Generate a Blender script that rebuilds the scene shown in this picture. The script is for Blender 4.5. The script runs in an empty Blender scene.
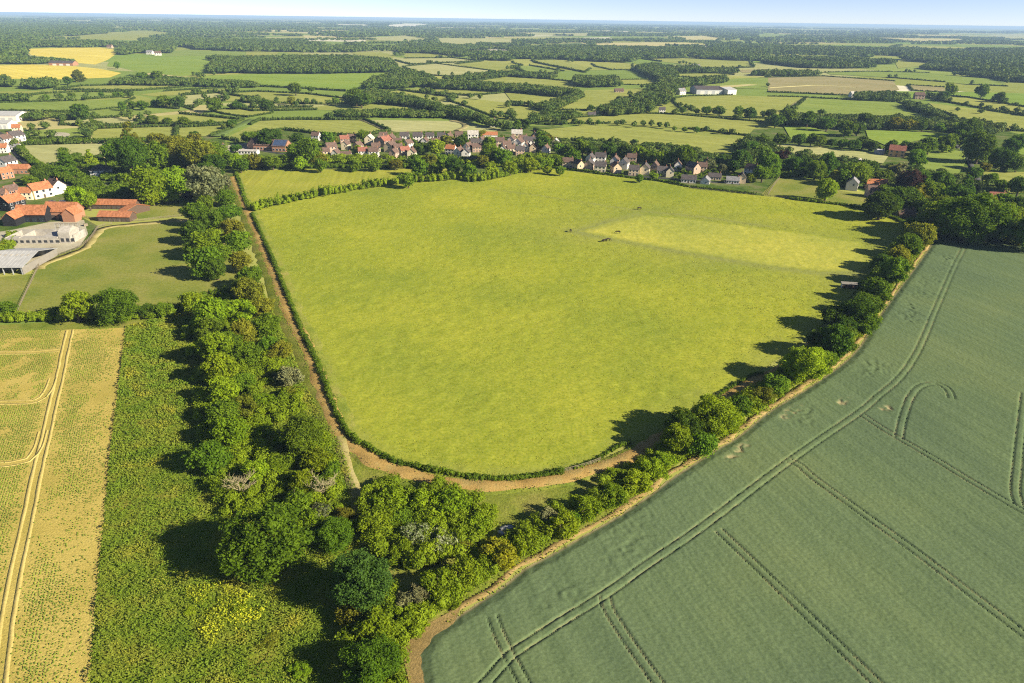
import bpy, math, random
import numpy as np
from mathutils import Vector, Matrix

random.seed(7)
RNG = np.random.default_rng(11)
scene = bpy.context.scene
COL = scene.collection
R = math.radians

# ------------------------------------------------------------------ camera
FPX = 683.0
CAM_H = 100.0
PITCH = math.atan(322.3 / FPX)
ROLL = math.atan(14.5 / 1024)
_R0 = Vector((1, 0, 0)); _U0 = Vector((0, math.sin(PITCH), math.cos(PITCH)))
FWD = Vector((0, math.cos(PITCH), -math.sin(PITCH)))
RIGHT = _R0 * math.cos(ROLL) + _U0 * math.sin(ROLL)
UP = -_R0 * math.sin(ROLL) + _U0 * math.cos(ROLL)

def gp(px, py, z=0.0):
    """world point on the level z that lies on this line of sight"""
    d = FWD * FPX + RIGHT * (px - 512) - UP * (py - 341.5)
    t = (z - CAM_H) / d.z
    return Vector((d.x * t, d.y * t, z))

def depth(p):
    return (Vector((p.x, p.y, p.z)) - Vector((0, 0, CAM_H))).dot(FWD)

def G(pts, ox=0, oy=0, s=1.0, z=0.0):
    """list of measured photo points -> array of ground xy"""
    return np.array([tuple(gp(ox + x / s, oy + y / s, z))[:2] for x, y in pts])

T0 = dict(ox=0, oy=0, s=3.996); T1 = dict(ox=256, oy=0, s=3.996)
T2 = dict(ox=512, oy=0, s=3.996); T3 = dict(ox=768, oy=0, s=3.996)

# ------------------------------------------------------------------ helpers
def tag(o, label, cat, group=None, kind=None):
    o['label'] = label; o['category'] = cat
    if group: o['group'] = group
    if kind: o['kind'] = kind
    return o

def np_mesh(name, V, faces, attr=None):
    """fast mesh from a vertex array and a list of face index arrays"""
    me = bpy.data.meshes.new(name)
    V = np.asarray(V, np.float32)
    faces = [np.asarray(f, np.int32) for f in faces if len(f)]
    me.vertices.add(len(V)); me.vertices.foreach_set('co', V.ravel())
    loops = np.concatenate([f.ravel() for f in faces])
    tot = np.concatenate([np.full(len(f), f.shape[1], np.int32) for f in faces])
    start = np.concatenate([[0], np.cumsum(tot)[:-1]]).astype(np.int32)
    me.loops.add(len(loops)); me.loops.foreach_set('vertex_index', loops)
    me.polygons.add(len(tot)); me.polygons.foreach_set('loop_start', start)
    me.polygons.foreach_set('loop_total', tot)
    if attr:
        for k, v in attr.items():
            a = me.attributes.new(k, 'FLOAT', 'POINT'); a.data.foreach_set('value', np.asarray(v, np.float32))
    me.update(calc_edges=True); me.validate()
    return me

def link(name, me, mat=None, parent=None, loc=None, smooth=False):
    o = bpy.data.objects.new(name, me); COL.objects.link(o)
    if mat is not None and me is not None and not me.materials: me.materials.append(mat)
    if parent: o.parent = parent
    if loc is not None: o.location = loc
    if smooth: me.polygons.foreach_set('use_smooth', np.ones(len(me.polygons), bool))
    return o

def empty(name, loc=(0, 0, 0), rz=0.0):
    o = bpy.data.objects.new(name, None); COL.objects.link(o)
    o.location = loc; o.rotation_euler = (0, 0, rz); o.empty_display_size = 0.5
    return o

def copy_tree(o, parent=None):
    c = o.copy(); COL.objects.link(c)
    if parent: c.parent = parent
    for ch in list(o.children): copy_tree(ch, c)
    return c

class MB:
    """collects solid shapes into one mesh"""
    def __init__(s): s.v = []; s.f = []
    def add(s, V, F):
        b = len(s.v); s.v += [tuple(p) for p in V]; s.f += [tuple(i + b for i in f) for f in F]; return s
    def box(s, x0, x1, y0, y1, z0, z1):
        V = [(x0,y0,z0),(x1,y0,z0),(x1,y1,z0),(x0,y1,z0),(x0,y0,z1),(x1,y0,z1),(x1,y1,z1),(x0,y1,z1)]
        return s.add(V, [(0,3,2,1),(4,5,6,7),(0,1,5,4),(1,2,6,5),(2,3,7,6),(3,0,4,7)])
    def gable(s, x0, x1, y0, y1, z0, ze, zr):
        ym = (y0 + y1) / 2
        V = [(x0,y0,z0),(x1,y0,z0),(x1,y1,z0),(x0,y1,z0),(x0,y0,ze),(x1,y0,ze),(x1,y1,ze),(x0,y1,ze),(x0,ym,zr),(x1,ym,zr)]
        return s.add(V, [(0,3,2,1),(0,1,5,4),(1,2,6,9,5),(2,3,7,6),(3,0,4,8,7),(4,5,9,8),(6,7,8,9)])
    def slab_roof(s, x0, x1, y0, y1, ze, zr, over=0.35, th=0.18):
        ym = (y0 + y1) / 2; k = (zr - ze) / (ym - y0)
        a, b = y0 - over, y1 + over; zl = ze - over * k
        X0, X1 = x0 - over, x1 + over
        prof = [(a, zl), (ym, zr), (b, zl), (b, zl + th), (ym, zr + th), (a, zl + th)]
        V = [(X0, y, z + .03) for y, z in prof] + [(X1, y, z + .03) for y, z in prof]
        F = [(0,1,7,6),(1,2,8,7),(2,3,9,8),(3,4,10,9),(4,5,11,10),(5,0,6,11),(0,5,4,1),(1,4,3,2),(6,7,10,11),(7,8,9,10)]
        return s.add(V, F)
    def hip(s, x0, x1, y0, y1, ze, zr, over=0.4):
        x0 -= over; x1 += over; y0 -= over; y1 += over; ym = (y0 + y1) / 2; h = (y1 - y0) / 2 * .9
        V = [(x0,y0,ze),(x1,y0,ze),(x1,y1,ze),(x0,y1,ze),(x0+h,ym,zr),(x1-h,ym,zr),(x0,y0,ze-.2),(x1,y0,ze-.2),(x1,y1,ze-.2),(x0,y1,ze-.2)]
        return s.add(V, [(0,1,5,4),(1,2,5),(2,3,4,5),(3,0,4),(6,7,1,0),(7,8,2,1),(8,9,3,2),(9,6,0,3),(9,8,7,6)])
    def tube(s, pts, rad, n=6):
        pts = [Vector(p) for p in pts]; b = len(s.v)
        for i, p in enumerate(pts):
            d = (pts[min(i + 1, len(pts) - 1)] - pts[max(i - 1, 0)])
            d = d.normalized() if d.length > 1e-9 else Vector((0, 0, 1))
            u = d.orthogonal().normalized(); w = d.cross(u)
            for k in range(n):
                a = 2 * math.pi * k / n
                s.v.append(tuple(p + (u * math.cos(a) + w * math.sin(a)) * rad[i]))
        for i in range(len(pts) - 1):
            for k in range(n):
                k2 = (k + 1) % n
                s.f.append((b+i*n+k, b+i*n+k2, b+(i+1)*n+k2, b+(i+1)*n+k))
        s.f.append(tuple(b + k for k in range(n))[::-1])
        s.f.append(tuple(b + (len(pts)-1)*n + k for k in range(n)))
        return s
    def mesh(s, name):
        me = bpy.data.meshes.new(name); me.from_pydata(s.v, [], s.f); me.update(); return me
    def build(s, name, mat, parent=None, loc=None):
        return link(name, s.mesh(name), mat, parent, loc)

ONES = 'zeroth first second third fourth fifth sixth seventh eighth ninth tenth eleventh twelfth thirteenth fourteenth fifteenth sixteenth seventeenth eighteenth nineteenth'.split()
TENS = {2: 'twent', 3: 'thirt', 4: 'fort', 5: 'fift', 6: 'sixt'}
def ordw(n):
    if n < 20: return ONES[n]
    t, u = divmod(n, 10)
    return TENS[t] + 'ieth' if u == 0 else TENS[t] + 'y-' + ONES[u]

_LAT = RNG.random((257, 257))
def vnoise(x, y, sc, seed=0):
    """smooth value noise, 0..1"""
    u = np.asarray(x) / sc + seed * 17.31; v = np.asarray(y) / sc + seed * 9.77
    i = np.floor(u).astype(int); j = np.floor(v).astype(int)
    fu = u - i; fv = v - j
    fu = fu * fu * (3 - 2 * fu); fv = fv * fv * (3 - 2 * fv)
    g = lambda a, b: _LAT[np.mod(a, 256), np.mod(b, 256)]
    return (g(i, j) * (1 - fu) + g(i + 1, j) * fu) * (1 - fv) + (g(i, j + 1) * (1 - fu) + g(i + 1, j + 1) * fu) * fv

def inside(poly, x, y):
    x = np.asarray(x); y = np.asarray(y); r = np.zeros(x.shape, bool); n = len(poly)
    for i in range(n):
        x1, y1 = poly[i]; x2, y2 = poly[(i + 1) % n]
        c = ((y1 > y) != (y2 > y))
        with np.errstate(divide='ignore', invalid='ignore'):
            r ^= c & (x < (x2 - x1) * (y - y1) / (y2 - y1 + 1e-12) + x1)
    return r

def seg_dist(x, y, line, lim=1e9):
    """distance of points to a polyline"""
    d = np.full(x.shape, 1e9)
    for (x1, y1), (x2, y2) in zip(line[:-1], line[1:]):
        m = (x > min(x1, x2) - lim) & (x < max(x1, x2) + lim) & (y > min(y1, y2) - lim) & (y < max(y1, y2) + lim)
        if not m.any(): continue
        dx, dy = x2 - x1, y2 - y1; L = dx * dx + dy * dy + 1e-12
        t = np.clip(((x[m] - x1) * dx + (y[m] - y1) * dy) / L, 0, 1)
        d[m] = np.minimum(d[m], np.hypot(x[m] - x1 - t * dx, y[m] - y1 - t * dy))
    return d

def smooth(P, step=2.0, closed=False):
    """Catmull-Rom through the points, resampled"""
    P = np.asarray(P, float); n = len(P); out = []
    rng = range(n if closed else n - 1)
    for i in rng:
        p1, p2 = P[i], P[(i + 1) % n]
        p0 = P[(i - 1) % n] if closed or i > 0 else 2 * p1 - p2
        p3 = P[(i + 2) % n] if closed or i < n - 2 else 2 * p2 - p1
        k = max(1, int(np.hypot(*(p2 - p1)) / step))
        for t in np.arange(k) / k:
            out.append(0.5 * (2*p1 + (p2-p0)*t + (2*p0-5*p1+4*p2-p3)*t*t + (3*p1-p0-3*p2+p3)*t**3))
    if not closed: out.append(P[-1])
    return np.array(out)

def normals2(L):
    d = np.gradient(L, axis=0); d /= np.hypot(d[:, 0], d[:, 1])[:, None] + 1e-9
    return np.stack([-d[:, 1], d[:, 0]], 1)

# ------------------------------------------------------------------ materials
def new_mat(name):
    m = bpy.data.materials.new(name); m.use_nodes = True
    nt = m.node_tree; b = nt.nodes['Principled BSDF']
    b.inputs['Roughness'].default_value = 0.9; b.inputs['Specular IOR Level'].default_value = 0.0
    return m, nt, b

def nd(nt, typ, **kw):
    n = nt.nodes.new(typ)
    for k, v in kw.items():
        if k.startswith('i_'):
            key = k[2:].replace('_', ' ')
            n.inputs[int(key) if key.isdigit() else key].default_value = v
        else: setattr(n, k, v)
    return n

def c4(c): return (c[0], c[1], c[2], 1)

def ramp(nt, fac, stops):
    r = nd(nt, 'ShaderNodeValToRGB'); e = r.color_ramp.elements
    while len(e) > 1: e.remove(e[-1])
    e[0].position = stops[0][0]; e[0].color = c4(stops[0][1])
    for p, c in stops[1:]:
        x = e.new(p); x.color = c4(c)
    nt.links.new(fac, r.inputs[0]); return r.outputs[0]

def mixc(nt, fac, a, b, blend='MIX'):
    m = nd(nt, 'ShaderNodeMix', data_type='RGBA', blend_type=blend)
    for sock, val in ((0, fac), (6, a), (7, b)):
        if hasattr(val, 'is_output'): nt.links.new(val, m.inputs[sock])
        else: m.inputs[sock].default_value = c4(val) if isinstance(val, tuple) else val
    return m.outputs[2]

def noise(nt, vec, sc, det=4.0, rough=0.55):
    n = nd(nt, 'ShaderNodeTexNoise', i_Scale=sc, i_Detail=det, i_Roughness=rough)
    nt.links.new(vec, n.inputs['Vector']); return n.outputs['Fac']

def pos(nt): return nd(nt, 'ShaderNodeNewGeometry').outputs['Position']

def mapv(nt, vec, rot=0.0, scale=(1, 1, 1)):
    m = nd(nt, 'ShaderNodeMapping', vector_type='TEXTURE'); m.inputs['Rotation'].default_value = (0, 0, rot); m.inputs['Scale'].default_value = tuple(1 / s if s else 1e6 for s in scale)
    nt.links.new(vec, m.inputs['Vector']); return m.outputs[0]

def ground_mat(name, cols, big=30.0, fine=1.2, finemix=0.5, bump=0.0, bumpsize=0.8, stripe=None, fcols=None):
    """soil or grass: large drifts of colour, finer speckle, optional drilled lines"""
    m, nt, b = new_mat(name); P = pos(nt)
    n1 = noise(nt, P, 1 / big, 5)
    c = ramp(nt, n1, [(0.32 + 0.36 * i / (len(cols) - 1), k) for i, k in enumerate(cols)])
    n2 = noise(nt, P, 1 / fine, 3, 0.65)
    fc = fcols or [(0.55, 0.6, 0.5), (1.35, 1.32, 1.2)]
    v = ramp(nt, n2, [(0.3, fc[0]), (0.7, fc[1])])
    c = mixc(nt, finemix, c, v, 'MULTIPLY')
    if stripe:
        ang, sp, amt = stripe
        q = mapv(nt, P, ang, (1 / sp, 0.02 / sp, 1))
        n3 = noise(nt, q, 1.0, 2, 0.5)
        v3 = ramp(nt, n3, [(0.35, (1 - amt,) * 3), (0.65, (1 + amt * .6,) * 3)])
        c = mixc(nt, 1.0, c, v3, 'MULTIPLY')
    nt.links.new(c, b.inputs['Base Color'])
    if bump:
        bn = nd(nt, 'ShaderNodeBump', i_Strength=min(bump, 1.0), i_Distance=0.35 * max(1.0, bump))
        nt.links.new(noise(nt, P, 1 / bumpsize, 4, 0.7), bn.inputs['Height'])
        nt.links.new(bn.outputs[0], b.inputs['Normal'])
    return m

def leaf_mat(name, c, yel=(1.35, 1.2, 0.5), trans=0.40, vary=0.22, world=False, cols=None, big=0.5):
    m, nt, b = new_mat(name)
    P = pos(nt) if world else nd(nt, 'ShaderNodeTexCoord').outputs['Object']
    n1 = noise(nt, P, 0.09 if world and not cols else (1 / big if cols else 1.7), 3)
    if cols: base = ramp(nt, n1, [(0.3 + 0.4 * i / (len(cols) - 1), k) for i, k in enumerate(cols)])
    else:
        lo = tuple(x * (1 - vary) for x in c); hi = tuple(min(1, x * (1 + vary) * (1.12, 1.0, 0.9)[i]) for i, x in enumerate(c))
        base = ramp(nt, n1, [(0.35, lo), (0.65, hi)])
    if not world:
        oi = nd(nt, 'ShaderNodeObjectInfo')
        hs = nd(nt, 'ShaderNodeHueSaturation'); nt.links.new(base, hs.inputs['Color'])
        mr = nd(nt, 'ShaderNodeMapRange', i_3=0.486, i_4=0.514); nt.links.new(oi.outputs['Random'], mr.inputs[0]); nt.links.new(mr.outputs[0], hs.inputs['Hue'])
        mth = nd(nt, 'ShaderNodeMath', operation='MULTIPLY', i_1=7.13); nt.links.new(oi.outputs['Random'], mth.inputs[0])
        fr = nd(nt, 'ShaderNodeMath', operation='FRACT'); nt.links.new(mth.outputs[0], fr.inputs[0])
        mv = nd(nt, 'ShaderNodeMapRange', i_3=0.78, i_4=1.25); nt.links.new(fr.outputs[0], mv.inputs[0]); nt.links.new(mv.outputs[0], hs.inputs['Value'])
        base = hs.outputs[0]
    nt.links.new(base, b.inputs['Base Color']); b.inputs['Roughness'].default_value = 0.6; b.inputs['Specular IOR Level'].default_value = 0.06
    tr = nd(nt, 'ShaderNodeBsdfTranslucent'); nt.links.new(mixc(nt, 1.0, base, yel, 'MULTIPLY'), tr.inputs[0])
    mx = nd(nt, 'ShaderNodeMixShader', i_0=trans)
    nt.links.new(b.outputs[0], mx.inputs[1]); nt.links.new(tr.outputs[0], mx.inputs[2])
    nt.links.new(mx.outputs[0], nt.nodes['Material Output'].inputs['Surface'])
    return m

def solid_mat(name, c, rough=0.8, var=0.12, sc=0.6, spec=0.2, metal=0.0):
    m, nt, b = new_mat(name)
    P = nd(nt, 'ShaderNodeTexCoord').outputs['Object']
    n = noise(nt, P, sc, 5, 0.65)
    v = ramp(nt, n, [(0.3, tuple(x * (1 - var) for x in c)), (0.7, tuple(min(1, x * (1 + var)) for x in c))])
    nt.links.new(v, b.inputs['Base Color']); b.inputs['Roughness'].default_value = rough
    b.inputs['Specular IOR Level'].default_value = spec; b.inputs['Metallic'].default_value = metal
    return m

def tile_mat(name, c, var=0.42):
    m, nt, b = new_mat(name)
    P = nd(nt, 'ShaderNodeTexCoord').outputs['Object']
    n = noise(nt, P, 0.9, 4, 0.7)
    v = ramp(nt, n, [(0.3, tuple(x * (1 - var) for x in c)), (0.7, tuple(min(1, x * (1 + var)) for x in c))])
    br = nd(nt, 'ShaderNodeTexBrick', i_Scale=2.2); br.inputs['Color1'].default_value = (1, 1, 1, 1); br.inputs['Color2'].default_value = (.82, .8, .78, 1); br.inputs['Mortar'].default_value = (.6, .58, .55, 1)
    nt.links.new(P, br.inputs['Vector'])
    nt.links.new(mixc(nt, 0.8, v, br.outputs[0], 'MULTIPLY'), b.inputs['Base Color']); b.inputs['Roughness'].default_value = 0.85
    return m

M = {}
_r = G([(772,571),(874,682)]); ROWANG = math.atan2(*(_r[1] - _r[0])[::-1]) + math.pi / 2
# grass and crop covers (real albedos)
M['land'] = None
M['pasture'] = ground_mat('pasture_grass', [(0.205, 0.246, 0.036), (0.262, 0.288, 0.037), (0.318, 0.326, 0.043)], 60, 0.8, 0.8, fcols=[(0.62, 0.72, 0.5), (1.30, 1.22, 1.15)])
M['trim0'] = None
M['verge'] = ground_mat('verge_grass', [(0.13, 0.17, 0.025), (0.19, 0.21, 0.035), (0.24, 0.22, 0.06)], 9, 0.7, 0.6, 0.6, 0.5)
M['paddock'] = ground_mat('paddock_grass', [(0.14, 0.18, 0.032), (0.20, 0.215, 0.045), (0.25, 0.235, 0.07)], 22, 1.2, 0.5, 0.4, 0.8)
M['rough'] = ground_mat('rough_grass', [(0.09, 0.14, 0.015), (0.15, 0.20, 0.02), (0.23, 0.22, 0.035)], 8, 0.7, 0.7, 0.9, 0.6)
M['dirt'] = ground_mat('track_dirt', [(0.29, 0.19, 0.062), (0.38, 0.25, 0.085), (0.35, 0.265, 0.10)], 5, 0.5, 0.5, 0.5, 0.4)
M['worn'] = ground_mat('worn_grass', [(0.22, 0.20, 0.06), (0.30, 0.25, 0.10), (0.34, 0.29, 0.13)], 5, 0.6, 0.55, 0.4, 0.5)
M['soil'] = ground_mat('field_soil', [(0.22, 0.155, 0.062), (0.29, 0.205, 0.085), (0.34, 0.255, 0.11)], 12, 0.45, 0.55, 0.6, 0.35)
M['stubble'] = ground_mat('stony_soil', [(0.36, 0.290, 0.070), (0.43, 0.335, 0.088), (0.47, 0.37, 0.105)], 14, 0.5, 0.5, 0.5, 0.4)
M['lane'] = ground_mat('dry_wheel_track', [(0.42, 0.33, 0.105), (0.47, 0.37, 0.125), (0.51, 0.405, 0.15)], 6, 0.5, 0.45, 0.3, 0.4)
M['sand'] = ground_mat('yard_gravel', [(0.34, 0.30, 0.22), (0.44, 0.40, 0.31)], 8, 0.7, 0.5)
M['asphalt'] = ground_mat('road_asphalt', [(0.05, 0.05, 0.052), (0.08, 0.08, 0.08)], 10, 0.8, 0.4)
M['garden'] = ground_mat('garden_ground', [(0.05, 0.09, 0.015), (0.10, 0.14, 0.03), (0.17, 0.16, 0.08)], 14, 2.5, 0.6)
# distant fields
FC = {
 'L': [(0.238, 0.262, 0.061), (0.299, 0.305, 0.079)],
 'G': [(0.177, 0.238, 0.049), (0.226, 0.275, 0.061)],
 'B': [(0.183, 0.262, 0.043), (0.226, 0.293, 0.049)],
 'Y': [(0.561, 0.451, 0.079), (0.659, 0.537, 0.11)],
 'T': [(0.415, 0.366, 0.159), (0.512, 0.451, 0.207)],
 'P': [(0.329, 0.329, 0.134), (0.39, 0.378, 0.171)],
 'D': [(0.104, 0.152, 0.043), (0.134, 0.183, 0.055)],
 'N': [(0.256, 0.232, 0.104), (0.317, 0.268, 0.134)],
 'W': [(0.61, 0.561, 0.415), (0.732, 0.671, 0.512)],
}
for k, v in FC.items():
    M['f' + k] = ground_mat('field_' + {'L':'light_grass','G':'grass','B':'lush_grass','Y':'ripe_barley','T':'dry_hay','P':'pale_grass','D':'dark_grass','N':'brown_grass','W':'bare_chalk'}[k],
                            v, 70, 6, 0.35, stripe=(random.uniform(-.4, .4) + 1.2, 9.0, 0.10))
# leaves
M['lf_mid'] = leaf_mat('leaf_mid_green', (0.111, 0.194, 0.012))
M['lf_dark'] = leaf_mat('leaf_dark_green', (0.07, 0.137, 0.012))
M['lf_bright'] = leaf_mat('leaf_bright_green', (0.188, 0.281, 0.012))
M['lf_olive'] = leaf_mat('leaf_olive_green', (0.175, 0.2, 0.018))
M['lf_blue'] = leaf_mat('leaf_blue_green', (0.075, 0.159, 0.024))
M['lf_copper'] = leaf_mat('leaf_copper', (0.045, 0.024, 0.022), yel=(1.2, .9, .8))
M['lf_silver'] = leaf_mat('leaf_silver_green', (0.15, 0.18, 0.085))
M['lf_yellow'] = leaf_mat('leaf_yellow_green', (0.21, 0.235, 0.014))
M['lf_grey'] = leaf_mat('twig_grey_brown', (0.165, 0.175, 0.075), trans=0.1)
M['lf_white'] = leaf_mat('leaf_with_white_blossom', None, cols=[(0.11, 0.17, 0.02), (0.20, 0.25, 0.08), (0.52, 0.53, 0.40)], big=0.16)
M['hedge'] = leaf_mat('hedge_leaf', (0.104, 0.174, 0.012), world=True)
M['hedge_bright'] = leaf_mat('hedge_leaf_fresh', (0.18, 0.266, 0.014), world=True)  # brighter green leaf colour for whole hedges and scrub
M['hedge_far'] = leaf_mat('hedge_leaf_distant', (0.05, 0.083, 0.013), world=True, trans=0.2)
M['wood'] = leaf_mat('wood_canopy', None, world=True, trans=0.15, cols=[(0.048, 0.088, 0.015), (0.082, 0.126, 0.019), (0.13, 0.16, 0.028)], big=16)
M['weed'] = leaf_mat('weed_leaf', None, world=True, trans=0.3, cols=[(0.100, 0.165, 0.014), (0.155, 0.225, 0.018), (0.20, 0.235, 0.026), (0.30, 0.29, 0.03)], big=7)
M['tuft'] = leaf_mat('crop_leaf', (0.145, 0.225, 0.026), world=True, trans=0.25)
M['bark'] = solid_mat('bark', (0.10, 0.075, 0.05), 0.95, 0.3, 3)
M['deadwood'] = solid_mat('dead_wood', (0.31, 0.26, 0.14), 0.9, 0.2, 3)
# buildings
WALL = {'white': (0.64, 0.60, 0.54), 'cream': (0.70, 0.60, 0.40), 'brick': (0.34, 0.17, 0.10), 'pink': (0.42, 0.29, 0.21), 'buff': (0.55, 0.43, 0.28), 'black': (0.018, 0.018, 0.02), 'grey': (0.42, 0.42, 0.42), 'timber': (0.10, 0.065, 0.045), 'weathered': (0.22, 0.20, 0.17), 'orange': (0.60, 0.33, 0.14)}
ROOF = {'orange': (0.40, 0.165, 0.08), 'red': (0.29, 0.125, 0.09), 'brown': (0.155, 0.105, 0.085), 'grey': (0.24, 0.235, 0.24), 'slate': (0.105, 0.092, 0.09), 'pale': (0.46, 0.43, 0.38), 'solar': (0.055, 0.085, 0.16)}
for k, v in WALL.items(): M['w_' + k] = solid_mat('wall_' + k, v, 0.85, 0.10, 0.8)
for k, v in ROOF.items(): M['r_' + k] = tile_mat('roof_' + k, v)
M['r_sheet'] = solid_mat('roof_fibre_sheet', (0.36, 0.355, 0.34), 0.8, 0.16, 0.35)
M['glass'] = solid_mat('window_glass', (0.03, 0.035, 0.045), 0.15, 0.1, 1, spec=0.6)
M['trim'] = solid_mat('white_paint', (0.75, 0.75, 0.73), 0.5, 0.05)
M['doorp'] = solid_mat('door_paint', (0.09, 0.07, 0.06), 0.5, 0.2)
M['stone'] = solid_mat('pale_blockwork', (0.36, 0.33, 0.28), 0.9, 0.25, 0.7)
M['postwood'] = solid_mat('fence_wood', (0.23, 0.19, 0.13), 0.9, 0.2, 2)
M['steel'] = solid_mat('galvanised_steel', (0.42, 0.43, 0.44), 0.55, 0.12, 1, metal=0.4)
M['tyre'] = solid_mat('tyre_rubber', (0.02, 0.02, 0.02), 0.8, 0.1)
M['car_white'] = solid_mat('car_paint_white', (0.75, 0.75, 0.75), 0.3, 0.03, spec=0.5)
M['car_red'] = solid_mat('car_paint_red', (0.45, 0.03, 0.02), 0.3, 0.05, spec=0.5)
M['car_dark'] = solid_mat('car_paint_dark', (0.03, 0.035, 0.05), 0.3, 0.05, spec=0.5)
M['horse_bay'] = solid_mat('horse_coat_dark', (0.030, 0.018, 0.012), 0.6, 0.3, 2)
M['horse_hair'] = solid_mat('horse_hair', (0.010, 0.008, 0.007), 0.7, 0.2, 4)
M['tarp'] = solid_mat('white_sheeting', (0.5, 0.48, 0.44), 0.6, 0.12, 2)

# base land: a patchwork of distant fields
m, nt, b = new_mat('land_patchwork'); P = pos(nt)
wob = nd(nt, 'ShaderNodeVectorMath', operation='ADD')
nz = nd(nt, 'ShaderNodeTexNoise', i_Scale=0.004, i_Detail=2.0); nt.links.new(P, nz.inputs['Vector'])
sub = nd(nt, 'ShaderNodeVectorMath', operation='MULTIPLY'); sub.inputs[1].default_value = (90, 90, 0); nt.links.new(nz.outputs['Color'], sub.inputs[0])
nt.links.new(P, wob.inputs[0]); nt.links.new(sub.outputs[0], wob.inputs[1])
vo = nd(nt, 'ShaderNodeTexVoronoi', i_Scale=1 / 330.0, i_Randomness=0.85); nt.links.new(mapv(nt, wob.outputs[0], 0.3, (0.75, 1.0, 0.0)), vo.inputs['Vector'])
sep = nd(nt, 'ShaderNodeSeparateColor'); nt.links.new(vo.outputs['Color'], sep.inputs[0])
cr = nd(nt, 'ShaderNodeValToRGB'); cr.color_ramp.interpolation = 'CONSTANT'; e = cr.color_ramp.elements
stops = [(0, FC['L'][0]), (.2, FC['G'][0]), (.38, FC['L'][1]), (.52, FC['B'][0]), (.66, FC['P'][0]), (.76, FC['L'][1]), (.84, FC['T'][0]), (.90, FC['G'][1]), (.96, FC['W'][0])]
e[0].position = 0; e[0].color = c4(stops[0][1]); e[1].position = stops[1][0]; e[1].color = c4(stops[1][1])
for p, c in stops[2:]: e.new(p).color = c4(c)
nt.links.new(sep.outputs[0], cr.inputs[0])
v = ramp(nt, noise(nt, P, 1 / 40.0, 5), [(0.3, (.75, .78, .7)), (0.7, (1.2, 1.18, 1.1))])
nt.links.new(mixc(nt, 0.6, cr.outputs[0], v, 'MULTIPLY'), b.inputs['Base Color'])
M['land'] = m

# pasture: mown and trodden grass are paler or duller
m = M['pasture']; nt = m.node_tree; b = nt.nodes['Principled BSDF']; src = b.inputs['Base Color'].links[0].from_socket; P = pos(nt)
v = ramp(nt, noise(nt, P, 1 / 5.0, 4, .7), [(0.34, (.86, .89, .82)), (0.66, (1.10, 1.07, 1.06))])
c = mixc(nt, 0.85, src, v, 'MULTIPLY')
for an, tint, blend in (('mown', (1.30, 1.19, 1.75), 'MULTIPLY'), ('trod', (0.22, 0.235, 0.06), 'MIX')):
    at = nd(nt, 'ShaderNodeAttribute', attribute_name=an)
    if blend == 'MIX': c = mixc(nt, at.outputs['Fac'], c, tint)
    else: c = mixc(nt, at.outputs['Fac'], c, tint, 'MULTIPLY')
nt.links.new(c, b.inputs['Base Color'])

# wheat: blue-green ears, tan where it lies flat or is bare
m, nt, b = new_mat('wheat_crop'); P = pos(nt)
n1 = noise(nt, P, 1 / 45.0, 4)
c = ramp(nt, n1, [(0.300, (0.097, 0.136, 0.070)), (0.500, (0.114, 0.156, 0.073)), (0.700, (0.135, 0.172, 0.074))])
n2 = noise(nt, P, 2.6, 3, 0.7)
c = mixc(nt, 0.7, c, ramp(nt, n2, [(0.3, (.62, .68, .66)), (0.7, (1.3, 1.26, 1.24))]), 'MULTIPLY')
q = mapv(nt, P, ROWANG, (0.55, 0.012, 1)); n3 = noise(nt, q, 1.0, 3)
c = mixc(nt, 0.5, c, ramp(nt, n3, [(0.36, (.80, .83, .80)), (0.64, (1.16, 1.14, 1.12))]), 'MULTIPLY')
at = nd(nt, 'ShaderNodeAttribute', attribute_name='bare')
c = mixc(nt, at.outputs['Fac'], c, (0.36, 0.29, 0.15))
nt.links.new(c, b.inputs['Base Color']); b.inputs['Roughness'].default_value = 0.75
M['wheat'] = m

# ------------------------------------------------------------------ leaf geometry
def icosphere(sub):
    t = (1 + 5 ** .5) / 2
    V = [(-1,t,0),(1,t,0),(-1,-t,0),(1,-t,0),(0,-1,t),(0,1,t),(0,-1,-t),(0,1,-t),(t,0,-1),(t,0,1),(-t,0,-1),(-t,0,1)]
    V = [Vector(v).normalized() for v in V]
    F = [(0,11,5),(0,5,1),(0,1,7),(0,7,10),(0,10,11),(1,5,9),(5,11,4),(11,10,2),(10,7,6),(7,1,8),(3,9,4),(3,4,2),(3,2,6),(3,6,8),(3,8,9),(4,9,5),(2,4,11),(6,2,10),(8,6,7),(9,8,1)]
    for _ in range(sub):
        cache = {}; nf = []
        def mid(a, b):
            k = (min(a, b), max(a, b))
            if k not in cache: V.append(((V[a] + V[b]) / 2).normalized()); cache[k] = len(V) - 1
            return cache[k]
        for a, b, c in F:
            x, y, z = mid(a, b), mid(b, c), mid(c, a); nf += [(a,x,z),(b,y,x),(c,z,y),(x,y,z)]
        F = nf
    return np.array([tuple(v) for v in V]), np.array(F)
ICO0, ICO1, ICO2 = icosphere(0), icosphere(1), icosphere(2)

def quads(P, N, S, rng, asp=0.75):
    """small leaf clumps: one quad per point"""
    n = len(P)
    rv = rng.normal(size=(n, 3)); T = np.cross(N, rv); T /= np.linalg.norm(T, axis=1)[:, None] + 1e-9
    B = np.cross(N, T); S = np.broadcast_to(np.asarray(S, float), (n,))[:, None]
    a = T * S; b = B * S * asp
    V = np.stack([P - a * 1.1, P - b, P + a * 1.1, P + b], 1).reshape(-1, 3)
    F = np.arange(n * 4).reshape(-1, 4)
    return V, F

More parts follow.
